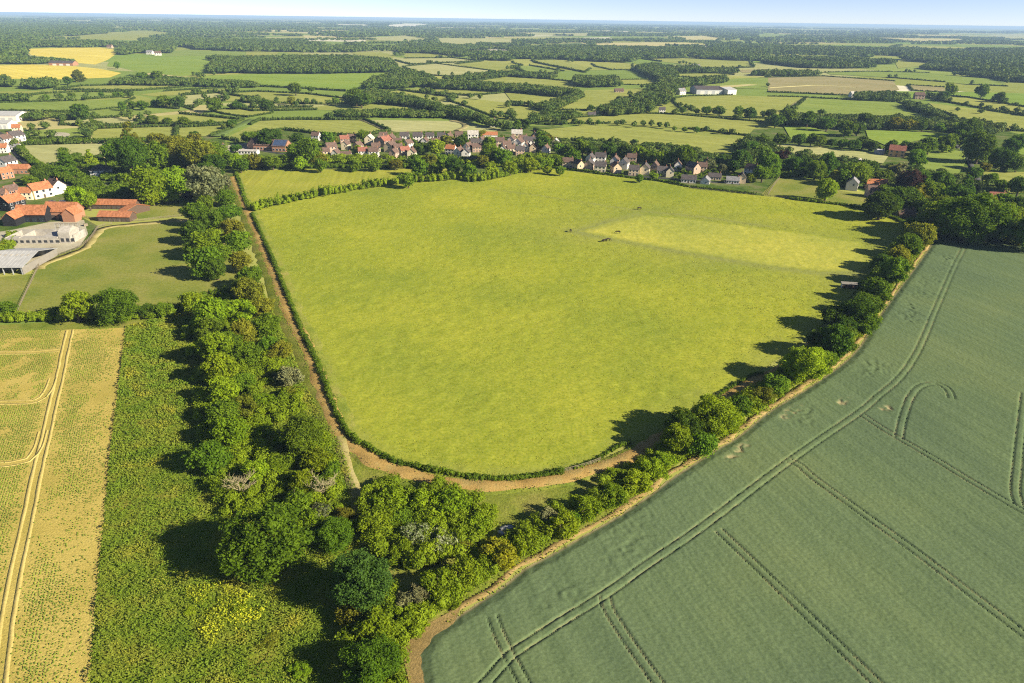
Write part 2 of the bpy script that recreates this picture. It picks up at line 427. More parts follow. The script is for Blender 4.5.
def rand_dirs(n, rng):
    d = rng.normal(size=(n, 3)); return d / (np.linalg.norm(d, axis=1)[:, None] + 1e-9)

def blob_leaves(C, rad, leaf, rng, cover=0.9, jit=0.75, zmin=-0.5, zs=None, cull=None, lo=.7):
    """leaves over the skins of many small spheres; cull = (centres, radii) of solids that swallow leaves"""
    Ps, Ns = [], []
    for i, (c, r) in enumerate(zip(C, rad)):
        n = max(4, int(4 * math.pi * r * r * cover / (2.4 * leaf * leaf)))
        d = rand_dirs(n, rng); d = d[d[:, 2] > zmin]
        rr = r * rng.uniform(lo, 1.12, len(d))[:, None]
        a_ = rng.normal(size=3); b_ = rng.normal(size=3)
        rr = rr * (1 + .16 * np.sin(d @ a_ * 2.6 + b_[0]) + .12 * np.sin(d @ b_ * 4.1 + a_[0]))[:, None]
        p = d * rr * rng.uniform(.78, 1.22, 3)
        if zs is not None: p = p * np.array([1, 1, zs[i] if hasattr(zs, '__len__') else zs])
        Ps.append(c + p); Ns.append(d)
    P = np.concatenate(Ps); N = np.concatenate(Ns)
    if cull is not None:
        keep = np.ones(len(P), bool)
        for c, r in zip(*cull): keep &= ((P - c) ** 2).sum(1) > (r * 0.8) ** 2
        P, N = P[keep], N[keep]
    N = N + rng.normal(size=N.shape) * jit; N /= np.linalg.norm(N, axis=1)[:, None] + 1e-9
    return quads(P, N, leaf * rng.uniform(0.7, 1.3, len(P)), rng)

def crown_mesh(name, seed, leaf, shape='round', sparse=False):
    """unit crown: radius about 1, from z 0.2 to 2.2"""
    rng = np.random.default_rng(seed)
    big_c, big_r = [], []
    if shape == 'conifer':
        for k in range(9):
            z = 0.3 + k * 0.3; rr = 0.95 * (1 - k / 9.5)
            for a in range(max(3, int(7 * (1 - k / 11)))):
                t = a * 2.399 + k; q = rr * rng.uniform(.55, .85)
                big_c.append((q * math.cos(t), q * math.sin(t), z + rng.uniform(-.1, .1))); big_r.append(max(.16, rr * .36))
    else:
        nb = {'round': 26, 'spread': 24, 'tall': 26, 'bush': 18}[shape]
        lop = rng.normal(size=3) * 0.17
        for k in range(nb):
            zz = 1 - 2 * (k + .5) / nb; t = k * 2.39996 + rng.uniform(-.4, .4); q = math.sqrt(1 - zz * zz)
            d = np.array([q * math.cos(t), q * math.sin(t), zz])
            f = rng.uniform(.52, .80) * (1 + d @ lop)
            if shape == 'tall': c = (d[0]*f*.85, d[1]*f*.85, 1.25 + d[2]*f*1.35)
            elif shape == 'spread': c = (d[0]*f*1.05, d[1]*f*1.05, 1.3 + d[2]*f*.75)
            elif shape == 'bush': c = (d[0]*f, d[1]*f, .85 + d[2]*f*.85)
            else: c = (d[0]*f, d[1]*f, 1.22 + d[2]*f)
            big_c.append(c); big_r.append(rng.uniform(.20, .46))
    big_c = np.array(big_c); big_r = np.array(big_r)
    if leaf < 0.12:
        sc, sr = [], []
        for c, r in zip(big_c, big_r):
            for d in rand_dirs(8, rng):
                d[2] = abs(d[2]) * .9 - .15
                sc.append(c + d * r * rng.uniform(.45, .95)); sr.append(r * rng.uniform(.26, .62))
        sc = np.array(sc); sr = np.array(sr)
        V, F = blob_leaves(sc, sr, leaf, rng, cover=0.8, jit=.85, cull=(big_c, big_r * .85))
        V2, F2 = blob_leaves(big_c, big_r * .92, leaf, rng, cover=.62, jit=.85, zmin=-.9, cull=(big_c, big_r * .72))
        F = np.concatenate([F, F2 + len(V)]); V = np.concatenate([V, V2])
    else:
        V, F = blob_leaves(big_c, big_r, leaf, rng, cover=0.9)
    # inner mass of foliage
    v, f = ICO1
    Vs, Fs, k = [V], [], len(V)
    for c, r in zip(big_c, big_r):
        Vs.append(c + v * r * .55 * rng.uniform(.8, 1.15, (len(v), 1))); Fs.append(f + k); k += len(v)
    V = np.concatenate(Vs)
    if shape in ('round', 'spread', 'tall'): V[:, 2] -= .16
    V[:, 2] = np.maximum(V[:, 2], 0.02)
    return np_mesh(name, V, [F, np.concatenate(Fs)])

def trunk_mesh(name, seed, h=1.1, r=0.075):
    rng = random.Random(seed); mb = MB()
    mb.tube([(0, 0, -.05), (rng.uniform(-.03, .03), rng.uniform(-.03, .03), h * .5), (rng.uniform(-.06, .06), rng.uniform(-.06, .06), h)], [r * 1.3, r, r * .6], 7)
    for k in range(5):
        a = k * 2.4 + rng.uniform(-.4, .4); z = h * (.45 + .1 * k); L = rng.uniform(.4, .65)
        mb.tube([(0, 0, z), (math.cos(a) * L * .5, math.sin(a) * L * .5, z + L * .45), (math.cos(a) * L, math.sin(a) * L, z + L * .75)], [r * .55, r * .38, r * .12], 5)
    return mb.mesh(name)

CROWN = {}
for lod, leaf, nv in (('hi', 0.034, 4), ('md', 0.058, 4), ('lo', 0.10, 5), ('xs', 0.19, 4)):
    for shape in ('round', 'spread', 'tall', 'bush', 'conifer'):
        n = nv if shape in ('round', 'spread') else 2
        if shape == 'conifer' and lod == 'hi': continue
        CROWN[lod, shape] = [crown_mesh(f'crown_{shape}', hash_ , leaf, shape) for hash_ in [sum(map(ord, lod + shape)) + 31 * k for k in range(n)]]
TRUNK = [trunk_mesh('trunk', s) for s in range(4)]

TONE = {'mid': 'mid-green', 'dark': 'dark-green', 'bright': 'bright-green', 'olive': 'olive-green', 'blue': 'blue-green', 'copper': 'copper-purple', 'silver': 'silvery-green', 'yellow': 'yellow-green', 'grey': 'grey-brown', 'white': 'white-flowered'}
KIND = {'round': ('broadleaf_tree', 'tree', 'rounded'), 'spread': ('broadleaf_tree', 'tree', 'spreading'), 'tall': ('broadleaf_tree', 'tree', 'tall'), 'conifer': ('conifer_tree', 'tree', 'pointed'), 'bush': ('bush', 'bush', 'low')}
N_TREES = [0]; SMALL = []

def cluster(place, rows, group, axis='x', frm='the left', scale=1.0):
    """trees standing together; rows: (photo x, y of crown centre, crown width in photo, tone, shape, height ratio)"""
    items = []
    SMALL.extend(tuple(gp(r[0], r[1] + r[2] * .4))[:2] + (r[2],) for r in rows if r[2] < 5.9)
    for r in [r for r in rows if r[2] >= 5.9]:
        px, py, w = r[:3]; w = w * scale
        tone = r[3] if len(r) > 3 else random.choice(['mid', 'mid', 'dark', 'bright', 'olive'])
        shape = r[4] if len(r) > 4 else random.choice(['round', 'round', 'spread'])
        hr = r[5] if len(r) > 5 else (0.55 if shape == 'bush' else random.uniform(0.82, 1.05))
        if w < 9 and len(r) < 6: hr = 0.9
        top = {'bush': 1.75, 'round': 2.2, 'spread': 2.15, 'tall': 2.65, 'conifer': 3.0}[shape]
        cz = {'bush': .85, 'round': 1.2, 'spread': 1.25, 'tall': 1.25, 'conifer': 1.2}[shape]
        p = gp(px, py, 4.0)
        for _ in range(4):
            rad = w / 2 * depth(p) / FPX; H = 2 * rad * hr; sz = H / top
            p = gp(px, py, cz * sz)
        items.append((p.x, p.y, rad, sz, tone, shape, w))
    if axis == 'x': items.sort(key=lambda t: t[0])
    elif axis == 'y': items.sort(key=lambda t: t[1])
    elif axis == '-y': items.sort(key=lambda t: -t[1])
    med = sorted(i[6] for i in items)[len(items) // 2]
    for k, (x, y, rad, sz, tone, shape, w) in enumerate(items):
        lod = 'hi' if w > 40 else 'md' if w > 19 else 'lo' if w > 8.5 else 'xs'
        if shape == 'conifer' and lod == 'hi': lod = 'md'
        name, cat, adj = KIND[shape]; adj = 'pointed ' if shape == 'conifer' else 'tall ' if shape == 'tall' else ''
        size = 'large ' if w > med * 1.25 else 'small ' if w < med * .75 else ''
        o = empty(name, (x, y, 0), random.uniform(0, 6.28))
        lab = f'{size}{adj}{TONE[tone]} {cat}' + (f', {ordw(k + 1)} from {frm} {place}' if len(items) > 1 else f' {place}')
        if len(lab.split()) > 16: print('LONG', lab)
        tag(o, lab, cat, group)
        c = link('crown', random.choice(CROWN[lod, shape]), None, o)
        if not c.data.materials: c.data.materials.append(M['lf_mid'])
        c.material_slots[0].link = 'OBJECT'; c.material_slots[0].material = M['lf_' + tone]
        c.scale = (rad * random.uniform(.82, 1.08), rad * random.uniform(.82, 1.08), sz * random.uniform(.92, 1.1))
        t = link('trunk', random.choice(TRUNK), M['bark'], o); t.scale = (rad, rad, sz)
        N_TREES[0] += 1

def hedge(pts, w, h, label, mat='hedge', name='hedge', gap=0.0, lumpy=0.25, world=False, kind=None, cat='hedge', group=None, closed=False):
    """a hedge along a line of ground points"""
    L = np.asarray(pts, float)
    d0 = np.hypot(L[:, 0].mean(), L[:, 1].mean()); d0 = max(90, min(d0, np.hypot(L[:, 0], L[:, 1]).min() * 1.5))
    pxm = d0 / FPX
    step = max(w * .55, pxm * 1.2)
    P = smooth(L, step) if len(L) > 2 else smooth(np.array([L[0], (L[0] + L[1]) / 2, L[1]]), step)
    seed = int(abs(P[0, 0] * 7 + P[0, 1] * 3)) % 100000
    rng = np.random.default_rng(seed)
    if w > 2.6 and pxm < 1.5:
        k_ = int(math.ceil(w / 1.9)); nn = normals2(P); w0 = w; w = max(2.2, w / k_ * 1.35)
        P = np.concatenate([P + nn * ((i_ + .5) / k_ - .5) * w0 for i_ in range(k_)])
        P = np.concatenate([P, P + rng.normal(size=P.shape) * .5]) if step > w * .7 else P
        P = P + rng.normal(size=P.shape) * .35
    keep = rng.random(len(P)) >= gap; P = P[keep]
    if not len(P): return None
    nr = np.ones(len(P)); C = np.zeros((len(P), 3))
    hh = h * (1 + lumpy * (vnoise(P[:, 0], P[:, 1], 9, 3) * 2 - 1) + rng.normal(size=len(P)) * lumpy * .3)
    hh = np.maximum(hh, h * .4)
    C[:, :2] = P + rng.normal(size=P.shape) * w * .12; C[:, 2] = hh * .5
    rad = w * .56 * rng.uniform(.8, 1.2, len(P)); zs = hh * .55 / rad
    leaf = max(.16, .62 * pxm)
    o0 = np.array([P[0, 0], P[0, 1], 0]); C = C - o0
    V, F = blob_leaves(C, rad, leaf, rng, cover=.95, jit=.5, zmin=-.35, zs=zs)
    v, f = ICO1 if pxm < 1.2 else ICO0
    cv = (C[:, None, :] + v[None] * (np.stack([rad, rad, rad * zs], 1) * .74)[:, None, :]).reshape(-1, 3)
    cf = (f[None] + (np.arange(len(C)) * len(v))[:, None, None]).reshape(-1, 3) + len(V)
    V = np.concatenate([V, cv]); V[:, 2] = np.maximum(V[:, 2], 0.0)
    o = link(name, np_mesh(name, V, [F, cf]), M[mat], None, tuple(o0))
    tag(o, label, cat, group, kind)
    return o

def fill_poly(poly, sp, rng):
    x0, y0 = poly.min(0); x1, y1 = poly.max(0)
    nx = max(1, int((x1 - x0) / sp)); ny = max(1, int((y1 - y0) / sp))
    gx, gy = np.meshgrid(x0 + (np.arange(nx + 1)) * sp, y0 + np.arange(ny + 1) * sp)
    gx = gx.ravel() + rng.uniform(-.45, .45, gx.size) * sp; gy = gy.ravel() + rng.uniform(-.45, .45, gy.size) * sp
    m = inside(poly, gx, gy); return np.stack([gx[m], gy[m]], 1)

def tree_mass(P, rad, H, leaf, rng):
    """many crowns as one canopy"""
    n = len(P)
    rr = rad * rng.uniform(.75, 1.3, n); hh = H * rng.uniform(.75, 1.2, n)
    v, f = ICO1 if leaf < 3.0 else ICO0
    lump = rng.uniform(.82, 1.18, (n, len(v), 1))
    S = np.stack([rr, rr, hh * .5], 1)[:, None, :]
    C = np.stack([P[:, 0], P[:, 1], hh * .5], 1)
    cv = (C[:, None, :] + v[None] * lump * S * .66).reshape(-1, 3)
    cf = (f[None] + (np.arange(n) * len(v))[:, None, None]).reshape(-1, 3)
    k = int(max(8, min(340, 2 * math.pi * rad * H * .5 * 1.1 / (leaf * leaf))))
    d = rand_dirs(n * k, rng).reshape(n, k, 3); d[:, :, 2] = np.abs(d[:, :, 2]) * 1.0 - .12
    wob_ = rng.normal(size=(n, 1, 3)) * 2.6
    q = (C[:, None, :] + d * S * rng.uniform(.74, 1.1, (n, k, 1)) * (1 + .2 * np.sin((d * wob_).sum(-1, keepdims=True) + wob_[:, :, :1]))).reshape(-1, 3)
    N = d.reshape(-1, 3) + rng.normal(size=(n * k, 3)) * .7; N /= np.linalg.norm(N, axis=1)[:, None]
    qv, qf = quads(q, N, leaf * rng.uniform(.6, 1.2, n * k), rng)
    V = np.concatenate([cv, qv]); V[:, 2] = np.maximum(V[:, 2], 0)
    return V, cf, qf + len(cv)

def wood(pts, label, H=13.0, rad=5.5, frame=None, name='wood', cat='wood', poly=None, sp=1.25):
    fr = frame or {}; q_ = np.array(pts, float); t_ = (q_[:, 1].max() - q_[:, 1]) / max(1e-6, np.ptp(q_[:, 1]))
    area = lambda p: .5 * np.sum(p[:, 0] * np.roll(p[:, 1], -1) - np.roll(p[:, 0], -1) * p[:, 1])
    flat = G(pts, **fr); H = H * .85
    for zf in (.9, .7, .5, .3, .15, 0):
        poly = np.array([G([p], z=H * zf * t, **fr)[0] for p, t in zip(pts, t_)])
        if area(poly) * np.sign(area(flat)) > .22 * abs(area(flat)): break
    c = poly.mean(0); dist = np.hypot(*c); pxm = dist / FPX
    if pxm > 3.2: rad *= 1.5
    rng = np.random.default_rng(int(abs(c[0] * 3 + c[1])) % 99991)
    P = fill_poly(poly, rad * sp, rng)
    if dist > 1700 and len(P): P = P[vnoise(P[:, 0], P[:, 1], 150, 5) > .40]
    if not len(P): P = poly
    V, cf, qf = tree_mass(P, rad, H, max(.6, .75 * pxm), rng)
    o0 = np.array([c[0], c[1], 0])
    o = link(name, np_mesh(name, V - o0, [qf, cf]), M['wood'], None, tuple(o0))
    return tag(o, label, cat, None, 'stuff')

# ------------------------------------------------------------------ ground sheets
def sheet(name, poly, z, mat, label, cat='field', kind='structure'):
    n = len(poly)
    import mathutils.geometry as mg
    tri = mg.tessellate_polygon([[Vector((x, y, 0)) for x, y in poly]])
    V = np.concatenate([poly, np.full((n, 1), z)], 1)
    F = [t if (poly[t[1]][0]-poly[t[0]][0])*(poly[t[2]][1]-poly[t[0]][1])-(poly[t[1]][1]-poly[t[0]][1])*(poly[t[2]][0]-poly[t[0]][0]) > 0 else t[::-1] for t in tri]
    o = link(name, np_mesh(name, V, [np.array(F)]), mat)
    return tag(o, label, cat, None, kind)

def grid_sheet(name, poly, rx, ky, hf, mat, label, cat, attr=None):
    x0, y0 = poly.min(0); x1, y1 = poly.max(0)
    xs = np.arange(x0, x1 + rx, rx); ys = [y0]
    while ys[-1] < y1: ys.append(ys[-1] + ky * math.hypot(ys[-1], 60))
    X, Y = np.meshgrid(xs, np.array(ys))
    Z = hf(X, Y); ny, nx = X.shape
    idx = np.arange(ny * nx).reshape(ny, nx)
    F = np.stack([idx[:-1, :-1], idx[:-1, 1:], idx[1:, 1:], idx[1:, :-1]], -1).reshape(-1, 4)
    cx = (X[:-1, :-1] + rx / 2).ravel(); cy = ((Y[:-1, :-1] + Y[1:, :-1]) / 2).ravel()
    F = F[inside(poly, cx, cy)]
    used = np.unique(F); remap = np.full(ny * nx, -1); remap[used] = np.arange(len(used))
    V = np.stack([X.ravel(), Y.ravel(), Z.ravel()], 1)[used]
    at = {k: fn(X, Y).ravel()[used] for k, fn in (attr or {}).items()}
    o = link(name, np_mesh(name, V, [remap[F]], at), mat)
    return tag(o, label, cat, None, 'structure')

def ribbon(name, pts, w, z, mat, label, cat='path', ragged=0.25, kind='structure', step=1.2):
    L = smooth(pts, step); N = normals2(L)
    wl = w / 2 * (1 + ragged * (vnoise(L[:, 0], L[:, 1], 4, 1) * 2 - 1)); wr = w / 2 * (1 + ragged * (vnoise(L[:, 0], L[:, 1], 4, 5) * 2 - 1))
    A = L + N * wl[:, None]; B = L - N * wr[:, None]; n = len(L)
    q = min(.6, w * .15) if z > .12 else .02; A2, B2 = A + N * q, B - N * q; zc = lambda P_, zz: np.concatenate([P_, np.full((n, 1), zz)], 1)
    V = np.concatenate([zc(A2, z - .45), zc(A, z), zc(B, z), zc(B2, z - .45)])
    i = np.arange(n - 1); F = np.concatenate([np.stack([i + (k + 1) * n, i + (k + 1) * n + 1, i + k * n + 1, i + k * n], 1) for k in range(3)])
    return tag(link(name, np_mesh(name, V, [F]), mat), label, cat, None, kind)

# the land itself: rings out to the horizon
rad = [0, 60, 200, 600, 1500, 3000, 6000, 12000, 24000, 42000]; V = []; F = []; ns = 64
for r in rad[1:]:
    for k in range(ns): V.append((r * math.cos(2*math.pi*k/ns), r * math.sin(2*math.pi*k/ns), 0))
V.append((0, 0, 0)); quad = []
for i in range(len(rad) - 2):
    for k in range(ns):
        k2 = (k + 1) % ns; quad.append((i*ns+k, i*ns+k2, (i+1)*ns+k2, (i+1)*ns+k))
tri = [(len(V) - 1, k, (k + 1) % ns) for k in range(ns)]
quad = np.array(quad)[:, ::-1]
tag(link('ground', np_mesh('ground', np.array(V), [quad, np.array(tri)]), M['land']), 'wide flat patchwork of farmland reaching the horizon', 'ground', None, 'structure')
# ------------------------------------------------------------------ near ground
sheet('village_ground', G([(205,205),(222,160),(236,138),(300,128),(400,127),(480,126),(560,126),(620,143),(700,152),(765,160),(780,175),(762,198),(692,189),(658,182),(592,174),(553,169.5),(512,174),(470,181),(452,168),(330,169.5),(240,169)]), .02, M['garden'], 'garden plots and lawns around the village houses', 'ground')
sheet('farmyard_ground', G([(-40,128),(26,128),(36,150),(70,182),(100,205),(150,212),(236,196),(225,140),(180,130),(120,150),(90,170),(60,205),(98,226),(84,248),(40,262),(-40,284)]), .024, M['garden'], 'gardens and rough ground around the farm houses', 'ground')
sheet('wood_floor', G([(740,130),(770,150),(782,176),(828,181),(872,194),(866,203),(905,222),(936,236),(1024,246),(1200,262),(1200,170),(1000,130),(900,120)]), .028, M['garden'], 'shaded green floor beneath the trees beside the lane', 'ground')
sheet('farm_yard', G([(-30,236),(12,230),(50,222),(84,220),(88,234),(80,246),(60,253),(40,261),(-30,276)]), .04, M['sand'], 'pale gravel yard around the farm buildings', 'ground')

pasture_edge = [(251,212),(261,232),(271,255),(289,298),(301,329),(320,369.5),(333.5,406),(350,436),(367,447),(389,460),(405.5,465),(448,474.7),(507,479.6),(546,475.5),(573,469),(600,458),(617.6,448),(632,443.5),(660,434),(690,415),(717,397),(752,376),(790,352),(832,318),(860,286),(885,262),(905,238),(912,226)]
pasture_top = [(900,220),(868,210),(818,202),(768,196.5),(692,188.5),(658,182),(592,174),(553,169),(532,170),(512,174.5),(477,180),(464,178.5),(415,183),(384,185),(354,190.5),(323,196),(292,201)]
def pasture_h(x, y):
    return .03 + .16 * vnoise(x, y, 2.6, 1) + .10 * vnoise(x, y, 1.1, 2) + .08 * RNG.random(x.shape)
mown = G([(579,231.5),(637,215.3),(671,216.5),(768,229.5),(821,236),(862,243),(872,262),(855,271.5),(821,272),(768,266),(684.5,252),(618.6,240)])
trod_a = G([(571,231),(584,234),(618.6,240.8),(684.5,253),(768,267.2),(821,273.5),(858,273)])
trod_b = G([(490,189.5),(540,196),(592,204),(642,211.5),(700,217),(768,227)])
trod_c = G([(579,231.5),(605,224),(637,215.3)])
def mown_fn(x, y):
    d = seg_dist(x, y, np.concatenate([mown, mown[:1]]), 40); s_ = np.where(inside(mown, x, y), d, -np.minimum(d, 40))
    return np.clip((s_ + 3 * (vnoise(x, y, 9, 4) - .5)) / 3.5, 0, 1)
def trod_fn(x, y):
    d = np.minimum.reduce([seg_dist(x, y, trod_a, 20) / 5, seg_dist(x, y, trod_b, 20) / 2.2, seg_dist(x, y, trod_c, 20) / 5])
    dm = seg_dist(x, y, np.concatenate([mown, mown[:1]]), 60); dull = np.where(inside(mown, x, y), 0, np.clip(1 - dm / 45, 0, 1)) * .42
    e_ = np.minimum(seg_dist(x, y, G(pasture_edge[:19]), 20) / 6, seg_dist(x, y, G(pasture_edge[18:]), 30) / 14)
    return np.clip(dull * (.5 + vnoise(x, y, 12, 3)) * .9 + .55 * np.clip(1.3 - d, 0, 1) + .8 * np.clip(1 - e_, 0, 1) * vnoise(x, y, 5, 2), 0, 1)
grid_sheet('pasture', G(pasture_edge + pasture_top), .8, .0034, pasture_h, M['pasture'], 'huge yellow-green grazing pasture in the middle with rounded near corners', 'field', {'mown': mown_fn, 'trod': trod_fn})
small_field = G([(238,171),(300,169.5),(380,169),(446,169.5),(462,176),(415,180),(384,182),(354,187.5),(323,192.5),(292,196.5),(252,205)])
grid_sheet('hay_field', small_field, 1.0, .005, lambda x, y: .03 + .12 * vnoise(x, y, 1.6, 4) + .05 * RNG.random(x.shape), M['fP2'] if 'fP2' in M else ground_mat('hay_grass', [(0.25, 0.270, 0.036), (0.32, 0.315, 0.05)], 26, 1.4, 0.5, stripe=(R(8), 2.2, .10)), 'narrow pale hay field between the long hedge and the village', 'field')

# crop field with tan soil and green rows
crop = G([(-160,331.5),(60,329.5),(126,327.5),(123,355),(118,395),(112,440),(107,490),(100,560),(95,620),(90,683),(84,790),(-160,790),(-160,500)])
sheet('young_crop_field', crop, .05, M['stubble'], 'tan soil field with patchy rows of young green crop', 'field')
lanes = [[(70,330),(65,351),(60,376),(53.5,402),(45,440),(36.5,475),(27.5,520),(17.5,565),(8,615),(-1,683),(-12,790)]]
lane_w = [ [(-60,352),(10,353),(40,352),(60,350)], [(-60,404),(10,402.5),(36,401),(47,392),(53,378)], [(-60,469),(10,464),(28,460),(38,447),(43,431)] ]
lanes_w = [G(l) for l in lanes] + [G(l) for l in lane_w]
RZ = .054
for l, n in zip(lanes_w, ['lane running up the young crop field', 'lane crossing the young crop nearest its far hedge', 'lane curving through the middle of the young crop', 'lane curving across the near part of the young crop']):
    sm_ = smooth(l, 2.0); nn_ = normals2(sm_)
    for q_, side in ((.95, 'first'), (-.95, 'second')):
        ribbon('wheel_track', sm_ + nn_ * q_, .85 if 'up' in n else .6, (RZ := RZ + .004), M['lane'], side + ' of two pale wheel ruts of the ' + n, ragged=.25, step=2)
verge = G([(-160,332),(60,330),(126,327.8),(160,326),(176,322),(176,316),(120,319),(0,325),(-160,330)])
sheet('grass_verge', verge, .06, M['verge'], 'strip of rough grass between the young crop and the hedge', 'verge')

rough = G([(126,326.5),(176,316),(205,300),(232,296),(262,290),(276,318),(291,350),(307,388),(327,424),(341,444),(356,489),(362,519),(366,545),(405,600),(408,640),(411,683),(416,790),(60,790),(84,730),(90,683),(95,620),(100,560),(107,490),(112,440),(118,395),(123,355)])
grid_sheet('rough_ground', rough, .6, .004, lambda x, y: -.03 + .26 * vnoise(x, y, 2.2, 3) + .10 * RNG.random(x.shape), M['rough'], 'overgrown rough ground covered in weeds under the tree belt', 'ground')
thicket_floor = G([(346,440),(372,465),(400,477),(432,485),(474,490),(530,488.5),(578,479),(618,467),(650,455),(690,440),(690,455),(655,482),(600,520),(545,548),(520,562),(487,588),(458,605),(412,638),(400,640),(380,600),(360,540),(355,490)])
grid_sheet('thicket_ground', thicket_floor, .6, .004, lambda x, y: .05 + .14 * vnoise(x, y, 2.2, 3) + .06 * RNG.random(x.shape), M['verge'], 'rough grass between the bend of the track and the scrub', 'ground')

# dirt track round the pasture
track_px = [(232,177),(240,194),(248,212),(261.5,243),(275,274),(288,310),(300,333),(314,364),(328,403),(342,436),(353,447),(372,460),(397.5,471.5),(431.6,481),(474,486),(529.6,484),(578.5,474.5),(618,462),(648,447.5),(690,420),(726,397),(752,383),(768,377),(800,357),(840,322),(868,290),(893,262),(912,238),(916,226),(905,216),(885,208)]
TRK = G(track_px)
ribbon('grass_verge', TRK[:10], 9.5, .30, M['verge'], 'mown grass verge either side of the straight dirt track', 'verge', .15)
ribbon('grass_verge', TRK[9:22], 6.0, .305, M['verge'], 'grassy edge either side of the curving dirt track', 'verge', .2)
ribbon('dirt_track', TRK, 4.3, .325, M['dirt'], 'orange-brown dirt track curving round the pasture inside the hedges', 'track', .35)
ribbon('foot_path', G([(340,437),(346,466),(353,482),(358,500),(362,519)]), 2.6, .34, M['worn'], 'pale worn grass path leaving the bend into the scrub', 'path', .3)

# wheat with tramlines
soil_px = [(412,700),(408,668),(404,645),(424,630),(458,607),(487,590.6),(520,564.5),(546,551),(578.5,532),(611,514),(649,489),(661.5,479),(708,449),(732,435),(764,410),(805,385),(838,362),(855,345),(866,328),(884,303),(895,288),(909,270),(923,251),(937,234),(952,236)]
SOIL = G(soil_px)
W_in = smooth(SOIL[2:], 3.0); W_in = W_in - normals2(W_in) * 1.5
wheat_poly = np.concatenate([G([(424,800),(419,683),(416,655)]), G([(432,634)]), W_in[6:-2], G([(960,238),(1002.5,243.5),(1024,246),(1180,262),(1400,420),(1500,800)])])
ribbon('field_margin', np.concatenate([G([(420,800)]), SOIL]), 1.7, .10, M['soil'], 'bare tan soil strip along the edge of the wheat', 'path', .85)
sheet('headland_soil', G([(402,652),(418,630),(440,618),(462,606),(455,622),(440,645),(430,683),(420,800),(405,800),(409,683)]), .21, M['soil'], 'bare corner of tan soil at the near end of the wheat', 'ground')
sheet('wheat_soil', wheat_poly, .015, M['soil'], 'tan soil showing between the wheat stems', 'ground')
trams_px = [
 [(470,700),(486,684),(500,668),(511,656),(520,650),(560,624),(604.6,596),(649,564.5),(702,528),(792,460),(858,414),(878,397),(900,377.6),(918,350),(936,308),(953,269),(966,243)],
 [(788,462),(799,467),(812,479),(858,512.5),(917,555.5),(1024,637.5),(1080,680)],
 [(718,532),(770,582),(822,633),(873,683),(930,739)],
 [(604.6,599),(606,608),(611,617),(627.5,643),(652,678),(690,730)],
 [(492,618),(497,632),(503,646),(513,665),(526,690),(545,730)],
 [(862,417),(880,429),(900.6,441.5),(936,462),(960,477),(1024,514.5),(1080,545)],
 [(898,440),(902,420),(910,398),(921,387),(936,385),(947,391),(951,400)],
 [(1024,395),(1020,430),(1016,470),(1014,492),(1018,507)],
]
tram_lines = []
for t in trams_px:
    c = smooth(G(t), 1.5); n = normals2(c)
    tram_lines += [c + n * .95, c - n * .95]
_bare = [(790.5,414,7,2.2,-.55),(738,452,7.5,2.0,-.62),(843,403,5,1.6,-.5),(886,410,3.0,2.0,-.3),(712,420,5,1.0,-.55)]
def _bare_fn(x, y):
    f = np.zeros(x.shape)
    for px, py, a, b_, ang in _bare:
        g = gp(px, py); dx, dy = x - g.x, y - g.y; an = math.radians(46) if abs(ang) > .4 else math.radians(15)
        u = dx * math.cos(an) + dy * math.sin(an); v = -dx * math.sin(an) + dy * math.cos(an)
        f = np.maximum(f, np.clip(1.25 - np.hypot(u / a, v / b_), 0, 1))
    nz = vnoise(x, y, 1.3, 8) * .6 + vnoise(x, y, .6, 9) * .4
    return np.clip(np.maximum(f * 1.2 - .3, 0) * (nz * 4 - 1.9), 0, .75)
_wl = SOIL[3:]
def wheat_h(x, y):
    h = .58 + .02 * vnoise(x, y, 1.4, 6) + .11 * RNG.random(x.shape)
    h = h + .012 * np.sin((x * math.cos(ROWANG) + y * math.sin(ROWANG)) * 2 * math.pi / 1.5)
    d = np.full(x.shape, 1e9)
    for t in tram_lines: d = np.minimum(d, seg_dist(x, y, t[::2] if len(t) > 60 else t, 3.0))
    cut = np.clip((d - .06) / .2, 0, 1); h = h * cut + .26 * (1 - cut)
    # lodged, rough strips near the margin
    ds = seg_dist(x, y, _wl, 30.0)
    band = np.clip(1 - np.abs(ds - 11) / 9, 0, 1) * np.clip((vnoise(x, y, 14, 4) - .42) * 4, 0, 1)
    rough_ = (vnoise(x, y, 1.0, 12) - .5) * .9
    h = h + band * .6 * np.minimum(rough_, .12)
    h = h * (1 - .7 * _bare_fn(x, y))
    de = seg_dist(x, y, wheat_poly[:-2], 4.0)
    h = h * np.clip(de / 2.4 + .25 * (vnoise(x, y, 1.2, 3) - .5), .06, 1)
    return np.maximum(h, .03)
grid_sheet('wheat_field', wheat_poly, .34, .0024, wheat_h, M['wheat'], 'blue-green wheat field crossed by dark tractor tramlines', 'field', {'bare': lambda x, y: np.clip(_bare_fn(x, y) + .3 * (np.minimum.reduce([seg_dist(x, y, t[::2], 3.0) for t in tram_lines]) < .16) * (vnoise(x, y, 6, 2) > .45) + np.clip(1 - seg_dist(x, y, wheat_poly[:-2], 4.0) / .9, 0, .8), 0, 1)})

